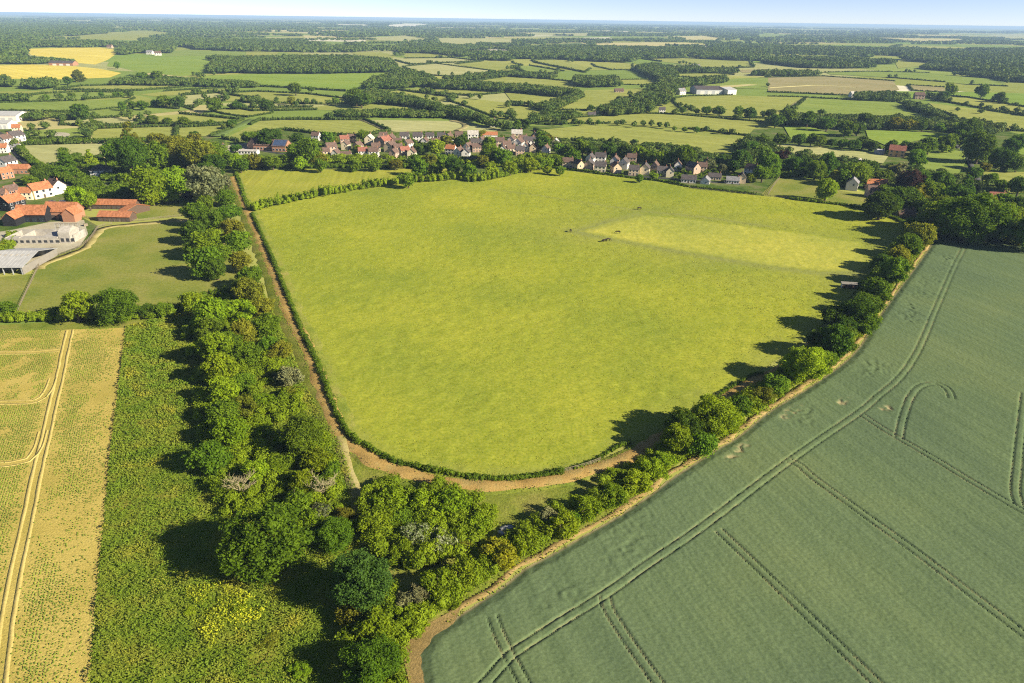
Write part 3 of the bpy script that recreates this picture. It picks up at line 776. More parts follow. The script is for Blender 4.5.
# paddocks by the farm and on the far right
sheet('paddock', G([(16.5,314),(40,264),(60,255),(79,248),(97,229),(139,222.5),(183,219),(222,214),(232,245),(245,285),(230,308),(180,317),(120,318),(60,321)]), .07, M['paddock'], 'green paddock below the stables with oaks along it', 'paddock')
ribbon('worn_strip', G([(36,268),(44,262),(60,256),(80,248.5),(91,238),(99,228.5),(120,224.5),(150,222),(185,219.5)]) + np.array([2.0, -2.0]), 5.0, .10, M['worn'], 'trodden tan strip inside the fence of the oak paddock', ragged=.5, step=3)
sheet('paddock', G([(139,219),(130,210),(150,205),(200,200),(222,198),(222,211),(183,216)]), .07, M['paddock'], 'small lawn between the stables and the tall trees', 'paddock')
sheet('paddock', G([(-60,285),(0,277),(33,274),(15,314),(-60,322)]), .07, M['paddock'], 'small green paddock in front of the grey barn', 'paddock')
sheet('paddock', G([(761,194.5),(781,175.5),(823,180.5),(841,191),(874,197),(866,205),(830,202.5),(790,198.5)]), .07, M['paddock'], 'small green paddock holding one big round tree', 'paddock')

# ------------------------------------------------------------------ distant fields
FIELDS = [
 (T0,'Y',[(100,195),(250,191),(400,190),(470,200),(465,215),(430,240),(380,258),(310,252),(215,235),(125,220)],'bright yellow crop field below the dark conifer belt',0),
 (T0,'Y',[(-120,262),(0,262),(130,258),(300,265),(400,275),(485,292),(440,310),(320,315),(200,318),(60,315),(0,318),(-120,318)],'bright yellow crop field in front of the long low barn',0),
 (T0,'L',[(250,145),(290,140),(440,135),(560,122),(660,128),(670,140),(560,155),(450,160),(320,158)],'pale green field between the far woods',0),
 (T0,'L',[(150,150),(230,146),(230,155),(160,155)],'thin pale strip of field at the edge of the far wood',0),
 (T0,'B',[(440,240),(480,230),(820,225),(835,240),(930,250),(945,265),(900,290),(720,305),(600,290),(560,290),(480,270),(425,265)],'lush green striped field right of the yellow crop',0),
 (T0,'G',[(670,205),(740,200),(1023,208),(1150,210),(1150,222),(830,222),(660,225)],'thin green field under the conifer belt',0),
 (T0,'B',[(780,304),(1023,294),(1300,290),(1580,288),(1620,296),(1500,312),(1455,345),(1380,365),(1224,355),(1023,345),(900,330)],'lush green field in front of the big wood',1),
 (T0,'L',[(330,345),(560,338),(780,345),(560,362),(400,362),(230,358)],'narrow light green field beyond the row of small round trees',1),
 (T0,'G',[(180,375),(330,368),(520,372),(480,388),(330,398),(120,402),(110,385)],'narrow green field with small round bushes in a row',1),
 (T0,'L',[(560,378),(660,366),(860,354),(1023,367),(860,372),(720,380),(620,386)],'narrow field tapering towards a dark hedge',1),
 (T0,'P',[(740,382),(870,373),(1023,398),(1023,415),(940,405),(840,397),(780,430),(735,425)],'pale triangular field edged by dark round trees',1),
 (T0,'G',[(-60,412),(0,412),(300,404),(530,394),(500,407),(470,432),(350,442),(270,446),(0,442),(-60,442)],'long green field behind the single dark round tree',1),
 (T0,'G',[(210,457),(480,432),(720,427),(760,440),(560,460),(400,470),(220,472)],'green field in front of the single dark round tree',1),
 (T0,'L',[(850,440),(1000,433),(1080,436),(1080,452),(990,468),(900,455)],'small light field beyond the track with hedges',1),
 (T0,'L',[(560,470),(720,457),(960,480),(920,495),(600,495),(550,482)],'light green field with three round trees along it',1),
 (T0,'P',[(260,482),(470,470),(570,490),(520,500),(400,503),(260,500)],'pale small field with scattered bushes',1),
 (T0,'G',[(130,522),(340,510),(345,553),(120,553)],'green paddock around the sandy riding ring',1),
 (T0,'L',[(362,517),(700,507),(690,548),(370,553)],'light paddock right of the riding ring',1),
 (T0,'L',[(716,512),(900,502),(920,515),(840,545),(715,548)],'light paddock ending at the diagonal track',1),
 (T0,'L',[(900,552),(1010,500),(1040,484),(1150,480),(1450,482),(1545,525),(1440,545),(1300,540),(1150,520),(1010,540),(960,565)],'light green field directly behind the school roofs',1),
 (T0,'P',[(100,582),(430,574),(640,572),(560,602),(420,622),(330,652),(200,662),(130,642),(80,602)],'pale grass field behind the group of tall dark trees',1),
 (T1,'L',[(0,367),(200,377),(360,397),(365,412),(260,417),(60,412),(-120,405),(-100,375)],'light field below the hedge under the lush field',1),
 (T1,'L',[(-60,434),(230,430),(300,417),(510,411),(560,425),(700,437),(720,450),(560,453),(420,453),(340,443),(250,440),(0,445)],'long light strip above the thick village-side hedge',1),
 (T1,'P',[(440,480),(760,484),(850,490),(980,515),(950,528),(780,524),(560,528),(530,523)],'pale field behind the middle of the village with a worn bend',0),
 (T1,'L',[(580,360),(740,343),(960,360),(1030,366),(950,375),(850,383),(720,374),(600,365)],'light field with straight dark hedges beyond the village wood',1),
 (T1,'L',[(450,377),(570,362),(800,393),(720,408),(560,382),(480,388)],'narrow light field beside the diagonal line of trees',1),
 (T1,'L',[(770,402),(830,391),(1023,414),(1170,450),(1110,480),(1023,483),(960,470),(860,430)],'broad light field right of the diagonal line of trees',1),
 (T1,'P',[(590,267),(720,255),(950,285),(900,300),(760,305),(660,297)],'pale field with one oval clump of bushes in it',1),
 (T1,'P',[(560,242),(600,234),(780,232),(900,245),(620,258)],'thin pale field with a row of small dots of trees',1),
 (T1,'L',[(580,215),(690,210),(820,225),(780,230),(600,230)],'small light field above the dotted tree row',0),
 (T1,'L',[(800,257),(900,247),(1023,252),(1060,262),(1023,275),(960,283)],'light field right of the dotted tree row',1),
 (T1,'L',[(870,327),(1000,307),(1040,305),(1280,330),(1278,350),(1250,360),(1023,340)],'light wedge field above the tree belt',1),
 (T1,'L',[(380,210),(500,208),(560,225),(540,235),(400,218)],'small light field cut into the big wood',0),
 (T1,'P',[(430,150),(600,143),(700,160),(640,168),(520,162),(440,160)],'pale field among the far woods',0),
 (T1,'T',[(180,142),(320,146),(380,155),(200,152)],'dry strip of field behind the far wood',0),
 (T1,'L',[(-40,205),(90,210),(80,222),(-40,225)],'small light gap of field in the far wood',0),
 (T1,'T',[(20,119),(170,121),(160,127),(20,126)],'far tan strip of field near the horizon',0),
 (T1,'T',[(250,120),(380,121),(380,128),(260,127)],'far tan strip of field beside another strip near the horizon',0),
 (T1,'W',[(520,100),(600,94),(680,96),(680,106),(520,109)],'far whitish patch of bare ground near the horizon',0),
 (T1,'P',[(720,152),(1023,157),(1023,180),(740,175)],'wide pale field in front of the far tree band',0),
 (T1,'W',[(310,97),(460,99),(440,105),(320,103)],'far whitish strip left of the bare patch near the horizon',0),
 (T2,'P',[(10,131),(320,133),(300,144),(100,142),(20,139)],'far pale strip of field in the centre near the horizon',0),
 (T2,'T',[(610,146),(760,143),(880,158),(760,165),(640,155)],'far golden field with one dark tree',0),
 (T2,'T',[(320,176),(540,169),(700,171),(800,180),(720,188),(560,184),(340,182)],'thin golden field in front of the pale green one',0),
 (T2,'D',[(60,182),(270,171),(320,185),(80,190)],'thin dark green field left of the golden strip',0),
 (T2,'G',[(380,146),(600,146),(640,160),(420,160)],'pale bluish green field left of the golden one',0),
 (T2,'L',[(520,236),(760,231),(950,245),(960,270),(760,275),(720,260),(600,247)],'light field beyond the far white house',1),
 (T2,'L',[(80,241),(200,238),(310,275),(290,290),(200,272),(100,252)],'light field in front of the far tree band',1),
 (T2,'G',[(0,266),(70,263),(200,285),(180,295),(60,290)],'small green field beside the clumps of trees',1),
 (T2,'L',[(320,256),(480,256),(480,280),(400,280),(340,267)],'small light field hemmed in by clumps of trees',1),
 (T2,'L',[(430,320),(600,318),(620,330),(520,340),(420,338)],'small light field above the brown house',1),
 (T2,'L',[(630,297),(800,293),(880,300),(760,312),(650,307)],'thin light field above the grey industrial roofs',1),
 (T2,'L',[(290,362),(560,353),(520,375),(440,395),(400,420),(300,440),(160,440),(200,420),(280,382)],'light field around the lone brown house',1),
 (T2,'N',[(900,280),(1023,276),(1060,283),(1023,290),(920,290)],'thin brownish field left of the far barns',0),
 (T2,'G',[(720,352),(880,315),(1023,310),(1023,357),(900,354),(880,347)],'grey-green field around the industrial roofs',0),
 (T3,'N',[(0,311),(220,306),(500,325),(525,360),(480,366),(340,383),(0,368)],'wide brownish field with pale tracks',1),
 (T2,'L',[(640,397),(700,387),(880,382),(1023,387),(1170,390),(1080,455),(1023,473),(900,470),(760,455),(680,432)],'light green field behind the row of round hedge trees',1),
 (T2,'L',[(120,498),(260,472),(520,456),(640,459),(990,490),(955,530),(940,543),(700,515),(400,494),(200,497)],'long light field above the dotted hedge',1),
 (T2,'L',[(100,522),(300,503),(600,527),(935,562),(880,620),(860,640),(760,620),(620,597),(400,577),(250,562),(160,547)],'wide yellow-green field behind the terrace of houses',1),
 (T2,'L',[(-30,368),(100,376),(200,395),(130,423),(0,408)],'light field above the curving line of trees',1),
 (T2,'L',[(-10,422),(100,432),(150,460),(80,488),(0,480)],'light field inside the curving line of trees',1),
 (T3,'G',[(160,393),(520,411),(715,490),(640,498),(480,470),(350,463),(260,463),(120,458),(90,450)],'broad green field with a pale track along its side',1),
 (T3,'G',[(230,291),(420,287),(640,292),(940,320),(950,345),(800,338),(700,328),(480,310),(250,298)],'wide grey-green field below the right far wood',1),
 (T3,'L',[(500,236),(640,241),(650,260),(520,274)],'small light field notched into the right far wood',0),
 (T3,'N',[(560,341),(700,350),(720,370),(580,363)],'small brown field beside the farmhouse on the lane',1),
 (T3,'L',[(640,377),(800,392),(1023,430),(1150,450),(1150,480),(1023,458),(880,438),(680,402),(630,387)],'long light field with scattered dark trees',1),
 (T3,'L',[(640,412),(700,420),(850,440),(1023,467),(1150,485),(1150,535),(1023,525),(940,520),(760,470),(680,442)],'long light field with small dotted bushes',1),
 (T3,'B',[(60,502),(150,497),(250,540),(200,558),(100,573)],'small bright green meadow between the two tree rows',0),
 (T3,'B',[(390,522),(560,527),(800,542),(740,570),(620,560),(480,588),(440,570),(400,555)],'bright green meadow behind the orange house',0),
 (T3,'P',[(15,582),(80,577),(400,612),(480,627),(460,655),(300,642),(100,622),(10,602)],'dull grass meadow in front of the straight row of round trees',0),
 (T3,'G',[(620,612),(800,592),(790,650),(760,700),(600,700)],'green paddock right of the orange house',0),
 (T3,'B',[(985,587),(1060,587),(1060,622),(990,620)],'bright green scrap of meadow beside the lane trees',0),
 (T3,'L',[(860,685),(980,690),(1060,690),(1060,770),(980,775),(890,770),(860,740)],'green paddock with long tree shadows beside the lane',0),
 (T3,'T',[(420,151),(780,156),(780,167),(600,171),(450,160)],'far dry golden field in the right far wood',0),
 (T3,'G',[(-40,136),(100,136),(60,150),(0,155),(-40,152)],'far green field left of the dry golden one',0),
 (T3,'T',[(590,139),(780,141),(760,149),(600,148)],'far tan strip above the dry golden field',0),
 (T3,'P',[(870,140),(1060,139),(1060,158),(960,158)],'far pale field at the end of the right far wood',0),
 (T2,'W',[(720,185),(830,180),(830,186),(760,190)],'far whitish strip at a farm below the golden field',0),
 (T3,'T',[(-200,345),(-80,338),(-40,340),(-190,356)],'dry pale strip beside the grey industrial roofs',0),
]
_hedge_no = 0; far_tree_pts = []; FIELD_POLYS = []
hr = np.random.default_rng(5)
for k, (fr, cl, pts, what, hedged) in enumerate(FIELDS):
    poly = G(pts, **fr); FIELD_POLYS.append(poly)
    sheet('field', poly, .10 + .007 * k, M['f' + cl], what)
    dist = np.hypot(*poly.mean(0))
    if hedged:
        # broken boundary hedge with hedgerow trees
        n = len(poly); c = poly.mean(0); runs = []; cur = []
        for i in range(n):
            a, b_ = poly[i], poly[(i + 1) % n]
            a2 = c + (a - c) * 1.005 + (a - c) / np.hypot(*(a - c)) * 2.5; b2 = c + (b_ - c) * 1.005 + (b_ - c) / np.hypot(*(b_ - c)) * 2.5
            if hr.random() < .72: runs.append((a2, b2))
            L_ = np.hypot(*(b2 - a2))
            for t in hr.random(int(L_ / 16)):
                q_ = a2 + (b2 - a2) * t
                if vnoise(q_[0], q_[1], 70, 3) > .60 and hr.random() < .8: far_tree_pts.append(q_ + hr.normal(size=2) * 2.5)
        pts_ = []
        for a2, b2 in runs:
            m_ = max(2, int(np.hypot(*(b2 - a2)) / max(1.7, dist / FPX * 1.0))); pts_.append(a2 + (b2 - a2) * np.linspace(0, 1, m_)[:, None])
        L_ = np.concatenate(pts_); pxm = dist / FPX
        rng = np.random.default_rng(100 + k)
        w_ = max(2.2, 1.1 * pxm); hh = rng.uniform(1.8, 3.4)
        C = np.concatenate([L_ + rng.normal(size=L_.shape) * .4, np.full((len(L_), 1), hh * .45)], 1)
        rd = w_ * .62 * rng.uniform(.85, 1.15, len(L_)); zs = hh * .55 / rd * rng.uniform(.85, 1.2, len(L_))
        o0 = np.array([L_[0, 0], L_[0, 1], 0]); C = C - o0
        V, F = blob_leaves(C, rd, max(.5, .8 * pxm), rng, cover=.7, zmin=-.3, zs=zs)
        v, f = ICO0
        cv = (C[:, None, :] + v[None] * (np.stack([rd, rd, rd * zs], 1) * .95)[:, None, :]).reshape(-1, 3)
        cf = (f[None] + (np.arange(len(C)) * len(v))[:, None, None]).reshape(-1, 3) + len(V)
        V = np.concatenate([V, cv]); V[:, 2] = np.maximum(V[:, 2], 0)
        tag(link('hedge', np_mesh('hedge', V, [F, cf]), M['hedge_far'], None, tuple(o0)), 'dark field hedge round the ' + what, 'hedge', 'field hedges')
ring = G([(62,0),(48,136.5)] and [(48,136),(58,133.5),(68,134),(70,136.5),(62,138.5),(50,138.5)])
sheet('riding_ring', smooth(ring, 3, True), 1.0, M['sand'], 'oval sandy riding ring in the green paddock', 'riding ring')
for l, what in (([(835,112.5),(797,112),(784,117)], 0),):
    pass
ribbon('farm_track', G([(60,452),(105,420),(152,392)], **T3), 6, .9, M['fT'], 'pale track along the side of the broad green field', 'track', step=8)
ribbon('farm_track', G([(0,352),(120,345),(200,342),(330,350),(350,352)], **T3), 7, .9, M['fT'], 'pale track across the wide brownish field', 'track', step=8)
ribbon('farm_track', G([(860,548),(930,515),(1012,478)], **T0), 9, .9, M['fD'], 'diagonal green track between two hedges behind the school', 'track', step=8)
ribbon('farm_track', G([(425,480),(470,497),(530,524)], **T1), 7, .9, M['fN'], 'faint worn path crossing the field behind the village', 'track', step=8)
ribbon('farm_track', G([(780,484),(830,495),(835,510),(800,524)], **T1), 5, .95, M['fN'], 'curved worn track in the pale field behind the village', 'track', step=6)
ribbon('village_road', G([(-10,128),(6,138),(14,150),(24,161),(38,172),(54,180),(70,186)]), 5.5, .09, M['asphalt'], 'grey village road bending past the orange roofs', 'road', .05)
ribbon('village_road', G([(1000,260),(990,215),(982,192),(972,168),(962,152),(948,138)]), 4.5, .08, M['asphalt'], 'narrow shaded lane under the trees', 'road', .05)
ribbon('village_road', G([(225,153),(240,148),(300,156),(345,157),(400,157),(470,163),(540,162),(600,172),(660,178),(740,184)]), 5, .085, M['asphalt'], 'village street running between the gardens', 'road', .05)
sheet('school_yard', G([(224,146),(250,142.5),(262,144),(256,150),(240,154),(224,153)]), .12, M['sand'], 'pale yard beside the school roofs', 'ground')

# ------------------------------------------------------------------ woods
wood([(-160,92),(0,92),(250,98),(440,100),(460,122),(280,138),(150,148),(130,183),(100,200),(90,240),(0,247),(-160,247)],'dark wood covering the far slope beyond the yellow crops', frame=T0, H=15, rad=7)
wood([(128,162),(300,160),(470,162),(480,188),(300,189),(130,188)],'straight dark conifer belt above the yellow crop', frame=T0, H=15, rad=5)
wood([(480,180),(560,167),(640,170),(700,178),(690,200),(680,215),(600,222),(570,205),(500,222),(470,215)],'trees packed round the far white farm', frame=T0, H=13)
wood([(555,153),(640,150),(800,152),(1023,165),(1023,207),(790,198),(760,185),(570,175)],'dark wood band right of the far white farm', frame=T0, H=15, rad=6)
wood([(-60,230),(100,222),(380,220),(540,240),(560,270),(540,288),(300,296),(0,296),(-60,292),(-190,296),(-170,240)],'big dark wood behind the lush field', frame=T1, H=15, rad=6)
wood([(-230,160),(150,155),(420,180),(450,200),(380,210),(90,206),(0,200),(-230,198)],'dark wood rising behind the big wood', frame=T1, H=15, rad=7)
wood([(560,268),(640,285),(720,318),(700,340),(580,355),(430,360),(470,322),(560,300),(540,285)],'wood spilling from the big wood towards the village', frame=T1, H=13, rad=5.5)
wood([(690,316),(760,318),(1023,340),(1264,372),(1290,385),(1260,394),(1023,362),(850,348),(700,340)],'long dark tree belt left of the lone brown house', frame=T1, H=12, rad=5.5)
wood([(750,322),(900,298),(1040,278),(1040,288),(900,312),(790,330)],'line of dark trees climbing from the tree belt', frame=T1, H=11, rad=5)
wood([(540,178),(720,170),(1023,197),(1023,245),(900,240),(820,222),(690,207),(570,205)],'wide wood band beyond the dotted tree row', frame=T1, H=14, rad=7)
wood([(0,190),(300,180),(560,186),(800,190),(1023,193),(1023,243),(880,240),(700,228),(520,232),(480,252),(330,245),(200,235),(0,230)],'wide dark wood band across the middle distance', frame=T2, H=15, rad=7)
wood([(0,180),(300,185),(560,195),(1023,190),(1250,190),(1250,340),(1023,330),(960,325),(920,300),(760,280),(700,255),(640,240),(500,232),(300,222),(0,215)],'great dark wood filling the right far distance', frame=T3, H=16, rad=7.5)
wood([(0,228),(100,228),(500,240),(510,270),(300,275),(150,272),(0,245)],'dark clumped wood above the grey-green field', frame=T3, H=14, rad=6)
wood([(0,280),(120,300),(180,305),(150,318),(0,302)],'low trees along the far edge of the central field', frame=T2, H=9, rad=5)
wood([(260,300),(420,308),(430,345),(330,352),(280,345),(240,330)],'round clump of trees left of the lone brown house', frame=T2, H=13)
wood([(490,262),(560,250),(640,262),(660,300),(640,312),(660,330),(700,322),(850,308),(860,318),(700,338),(640,372),(620,420),(540,432),(470,425),(520,392),(560,350),(610,325),(560,300)],'irregular tree mass between the houses in the middle distance', frame=T2, H=13)
wood([(640,262),(740,262),(760,280),(900,285),(900,295),(760,295),(660,290)],'tree clump round the far white house', frame=T2, H=12)
wood([(100,430),(200,400),(260,355),(280,378),(200,430),(140,455)],'tree line curving down beside the light field', frame=T2, H=10)
wood([(60,470),(150,452),(260,440),(280,455),(180,480),(80,498)],'trees beside the orange cottages', frame=T2, H=10)
wood([(370,425),(440,400),(500,405),(560,425),(560,445),(450,455),(410,470),(340,455)],'garden trees around the white and orange cottages', frame=T2, H=11)
wood([(-60,285),(130,278),(210,292),(190,305),(0,303),(-60,300)],'trees at the far side of the wide brownish field', frame=T3, H=11)
wood([(350,372),(480,365),(560,380),(560,400),(470,408),(360,398)],'trees beside the white roof on the brownish field', frame=T3, H=11)
wood([(580,260),(680,250),(760,280),(940,305),(940,318),(760,300),(600,282)],'pale and dark trees bordering the right far wood', frame=T3, H=12)
wood([(540,408),(570,400),(640,425),(750,490),(870,495),(940,525),(880,548),(800,540),(715,522),(740,495),(640,450)],'hedge of dark trees running down to the lane', frame=T3, H=9, rad=4)
wood([(380,362),(480,355),(700,410),(800,440),(930,500),(1023,520),(1010,527),(900,500),(760,455),(640,412),(480,395),(430,408),(370,400)],'diagonal line of trees crossing down towards the village', frame=T1, H=11, rad=4.5)
wood([(310,440),(500,440),(560,432),(700,452),(760,460),(755,474),(500,470),(340,468)],'thick dark hedge line of bushes above the village field', frame=T1, H=7, rad=4)
wood([(820,222),(1023,230),(1150,232),(1150,245),(1023,248),(860,240)],'dark strip of wood right of the lush striped field', frame=T0, H=12)
wood([(950,255),(1023,225),(1100,225),(1100,292),(1023,292),(940,288)],'near corner of the big wood beside the lush striped field', frame=T0, H=14)
wood([(450,325),(520,300),(640,300),(720,312),(1023,338),(1023,352),(860,350),(700,338),(470,338)],'dense hedgerow of trees below the lush striped field', frame=T0, H=9, rad=4.5)
wood([(-120,330),(20,300),(40,330),(60,345),(0,350),(-120,350)],'dark tree clump at the edge of the yellow crop', frame=T0, H=13)
wood([(100,320),(180,312),(230,318),(220,340),(170,360),(100,350),(90,335)],'dark tree clump in front of the yellow crop', frame=T0, H=13)
wood([(100,225),(215,238),(300,248),(290,252),(200,250),(130,258),(0,255),(0,248)],'bushes and trees between the two yellow crops', frame=T0, H=11, rad=5)
wood([(-60,385),(100,378),(110,402),(-60,408)],'dark bushes at the end of the long green field', frame=T0, H=9)
wood([(100,465),(130,450),(190,455),(200,480),(110,485)],'dark tree clump beside the village warehouses', frame=T0, H=10)

wood([(0,470),(100,452),(280,465),(480,470),(700,488),(740,512),(640,522),(560,515),(330,522),(230,512),(100,492),(0,502)],'dark irregular belt of trees above the bright meadows', frame=T3, H=9, rad=4)
wood([(-90,555),(-20,540),(10,560),(20,600),(-20,640),(-90,680),(-140,683),(-110,620)],'dark belt of trees running down to the terrace end', frame=T3, H=11, rad=4.5)
# scattered hedgerow trees beyond the ones built singly
P_ = np.array(far_tree_pts); rng = np.random.default_rng(3)
dist = np.hypot(P_[:, 0], P_[:, 1]); Vs, Cs, Qs, k0 = [], [], [], 0
for lo, hi in ((0, 900), (900, 1500), (1500, 9999)):
    S_ = P_[(dist >= lo) & (dist < hi)]
    if len(S_):
        V, cf, qf = tree_mass(S_, 3.6, 7.5, {0: .7, 900: 1.1, 1500: 1.7}[lo], rng); Vs.append(V); Cs.append(cf + k0); Qs.append(qf + k0); k0 += len(V)
tag(link('hedgerow_trees', np_mesh('hedgerow_trees', np.concatenate(Vs), [np.concatenate(Qs), np.concatenate(Cs)]), M['wood']), 'countless small trees dotted along the distant field hedges', 'trees', None, 'stuff')

# far country: belts of wood out to the horizon
rng = np.random.default_rng(21); bands = [('near', 2300, 4500), ('mid', 4500, 9000), ('far', 9000, 20000)]
for nm, r0, r1 in bands:
    Ps = []
    npatch = {'near': 6, 'mid': 32, 'far': 62}[nm]
    for _ in range(npatch):
        r = math.sqrt(rng.uniform(r0 * r0, r1 * r1)) if nm != 'far' else rng.uniform(r0, r1); a = rng.uniform(-.74, .74)
        c = np.array([r * math.sin(a), r * math.cos(a)])
        la = rng.uniform(120, 700) * (r / 5000) ** .5; lb = rng.uniform(40, 170) * (r / 5000) ** .5; th = rng.normal() * .35
        sp = {'near': 13, 'mid': 26, 'far': 55}[nm]
        u = rng.uniform(-1, 1, (int(la * lb * 3.2 / (sp * sp)) + 3, 2)); u = u[(u ** 2).sum(1) < 1 + .3 * rng.random(len(u))]
        q = np.stack([u[:, 0] * la * math.cos(th) - u[:, 1] * lb * math.sin(th), u[:, 0] * la * math.sin(th) + u[:, 1] * lb * math.cos(th)], 1) + c
        Ps.append(q)
    for _ in range({'near': 60, 'mid': 170, 'far': 120}[nm]):
        r = rng.uniform(r0, r1); a = rng.uniform(-.74, .74); th = rng.normal() * .5 + (rng.random() < .25) * 1.2; la = rng.uniform(150, 600)
        s_ = np.arange(-la, la, {'near': 8, 'mid': 15, 'far': 34}[nm]) + 0.0; s_ = s_[rng.random(len(s_)) < .8]
        Ps.append(np.stack([r * math.sin(a) + s_ * math.cos(th), r * math.cos(a) + s_ * math.sin(th)], 1) + rng.normal(size=(len(s_), 2)) * 4)
    P_ = np.concatenate(Ps); keep = np.ones(len(P_), bool)
    for poly in FIELD_POLYS: keep &= ~inside(poly, P_[:, 0], P_[:, 1])
    P_ = P_[keep & (P_[:, 1] > 1500)]
    sp = {'near': 8, 'mid': 15, 'far': 30}[nm]
    V, cf, qf = tree_mass(P_, sp, {'near': 10, 'mid': 11, 'far': 13}[nm], sp * .55, rng)
    tag(link('distant_woodland', np_mesh('distant_woodland', V, [qf, cf]), M['wood']), {'near': 'scattered woods beyond the middle distance fields', 'mid': 'hazy belts of woodland in the far distance', 'far': 'bluish woodland melting into the horizon'}[nm], 'woodland', None, 'stuff')
# ------------------------------------------------------------------ near and middle trees
B = 'bush'
cluster('in the bushes beside the straight track', [(214,183,20,'olive'),(223,181,18,'silver'),(225,197,21,'mid'),(229,212,22,'mid'),(232,228,23,'olive'),(237,243,25,'mid'),(241.5,258,25,'olive'),(248,274,28,'mid'),(251,289,28,'olive'),(244,283,24,'mid')], 'trees of the belt beside the straight track', 'y', 'the near end', scale=1.02)
cluster('in the thick tree belt', [
 (192,300,28,'bright'),(210,311,38,'bright','round'),(236,308,34,'bright'),(213,328,30,'mid'),(242,331,32,'olive'),(216,347,38,'bright','round'),(244,353,30,'mid'),(229,340,26,'mid'),
 (220,368,34,'bright'),(226,389,34,'bright'),(222,411,40,'mid','round'),(230,431,38,'bright','spread'),(213,456,38,'mid'),(240,405,26,'olive'),(243,380,24,'mid'),
 (267,325,26,'mid'),(270,342,26,'mid'),(264,306,24,'olive'),(258,470,28,'bright','spread'),(303,482,28,'bright')], 'trees of the thick belt', 'y', 'the near end')
cluster('on the track side of the thick belt', [(290,375,30,'grey',B,.7),(292,393,22,'olive',B),(301,433,54,'mid','spread',.8),(262,403,30,'bright',B,.5),(276,366,26,'bright',B,.45),(315,459,34,'bright','round',.8),(276,467,24,'bright',B,.6),(279,350,24,'olive',B,.7),(313,484,26,'mid',B,.8),(294,503,36,'mid',B,.8),(307,525,32,'bright',B,.8),(318,512,26,'silver',B,.7),(258,430,26,'bright',B,.4),(262,452,24,'bright',B,.4),(333,533,42,'mid','round',.7),(345,515,24,'olive',B,.6),(283,440,20,'bright',B,.6),(318,440,24,'bright',B,.7),(330,470,22,'mid',B,.7)], 'scrub beside the dirt track', 'y', 'the near end')
cluster('alone in front of the thick belt casting a long shadow', [(257,543,88,'mid','round',.92)], None)
cluster('standing above the near scrub', [(366,578,70,'blue','round',.95),(374,655,56,'mid','round',.9),(380,628,40,'bright','round',.8),(352,612,34,'olive',B,.7)], 'trees above the near scrub', 'y', 'the near end')
cluster('in the square thicket', [(389,502,40,'bright',B,.62),(422,505,38,'bright',B,.6),(454.5,506,40,'bright',B,.6),(474,526,32,'bright',B,.6),(380,527,38,'bright',B,.65),(405,520,34,'mid',B,.6),(438,522,34,'bright',B,.6),(415,538,38,'white',B,.55),(445,540,38,'white',B,.5),(428,558,32,'olive',B,.4),(398,552,30,'bright',B,.6),(465,545,28,'olive',B,.45),(485,512,24,'bright',B,.5)], 'bushes of the square thicket', 'x', 'the track end')
cluster('in the scrubby hedge along the wheat', [(402,602,26,'grey',B,.7),(409,615,28,'bright',B,.6),(438,588,38,'bright',B,.7),(461,574,38,'bright',B,.7),(420,594,28,'grey',B,.7),(490,558,30,'bright',B,.6),(501,552,38,'yellow',B,.6),(526,542,34,'bright',B,.6),(550,516,24,'grey',B,.7),(560,526,38,'bright',B,.55),(586,509,34,'bright',B,.6),(611,497,32,'bright',B,.55),(634,483,32,'bright',B,.55),(615,473,20,'bright',B,.5),(652,470,30,'bright',B,.55),(665,459,26,'bright',B,.6),(575,520,22,'mid',B,.6),(598,501,22,'bright',B,.5),(540,530,24,'bright',B,.5),(478,566,24,'bright',B,.6),(450,600,22,'bright',B,.5),(425,610,24,'bright',B,.5),(420,625,18,'bright',B,.5)], 'bushes of the scrubby hedge', 'x', 'the bare soil corner')
cluster('in the hedgerow between pasture and wheat', [(678,438,30,'bright','round'),(688,426,36,'dark','round',.95),(716,414,44,'bright','round',1.0),(700,443,32,'mid',B,.8),(741,404,28,'mid','round',.85),(761,394,24,'olive',B,.7),(779,385,26,'mid',B,.7),(802,362,38,'bright','round',1.0),(790,372,22,'mid',B,.7),(827,358,22,'mid','round',.7),(838,338,34,'dark','spread'),(822,340,26,'dark'),(858,313,36,'dark','round'),(838,316,28,'dark'),(869,303,28,'mid'),(846,326,24,'dark'),(866,322,26,'mid'),(879,288,26,'mid','round'),(868,284,20,'dark'),(892,270,26,'mid'),(884,262,20,'dark'),(900,257,24,'olive'),(911,245,26,'mid'),(922,232,28,'olive','round'),(915,226,22,'dark'),(931,218,28,'bright','spread'),(752,398,20,'bright',B,.7),(726,420,24,'mid',B,.7),(770,390,18,'bright',B,.6),(815,366,20,'bright',B,.6),(730,425,18,'bright',B,.6),(845,345,20,'mid',B,.6)], 'trees of the hedgerow between pasture and wheat', 'y', 'the near end', scale=1.12)
cluster('in the dark wood above the wheat', [(970,214,50,'mid','round'),(946,212,32,'bright','spread'),(940,205,26,'mid'),(904,197,25,'dark'),(892,204,22,'dark'),(955,195,26,'dark'),(943,179,20,'dark'),(1014,222,36,'mid'),(1018,203,26,'dark'),(990,222,30,'dark'),(908,180,22,'copper','round'),(924,176,16,'mid'),(966,188,20,'dark','conifer'),(935,190,22,'mid'),(960,206,24,'mid'),(985,205,22,'olive'),(1000,230,26,'dark',B),(918,192,18,'olive'),(925,205,20,'mid'),(952,226,24,'dark',B),(982,232,26,'dark',B),(1035,230,36,'mid'),(1018,237,24,'olive',B),(897,170,15,'silver'),(888,190,14,'mid')], 'trees of the dark wood above the wheat', scale=1.22)
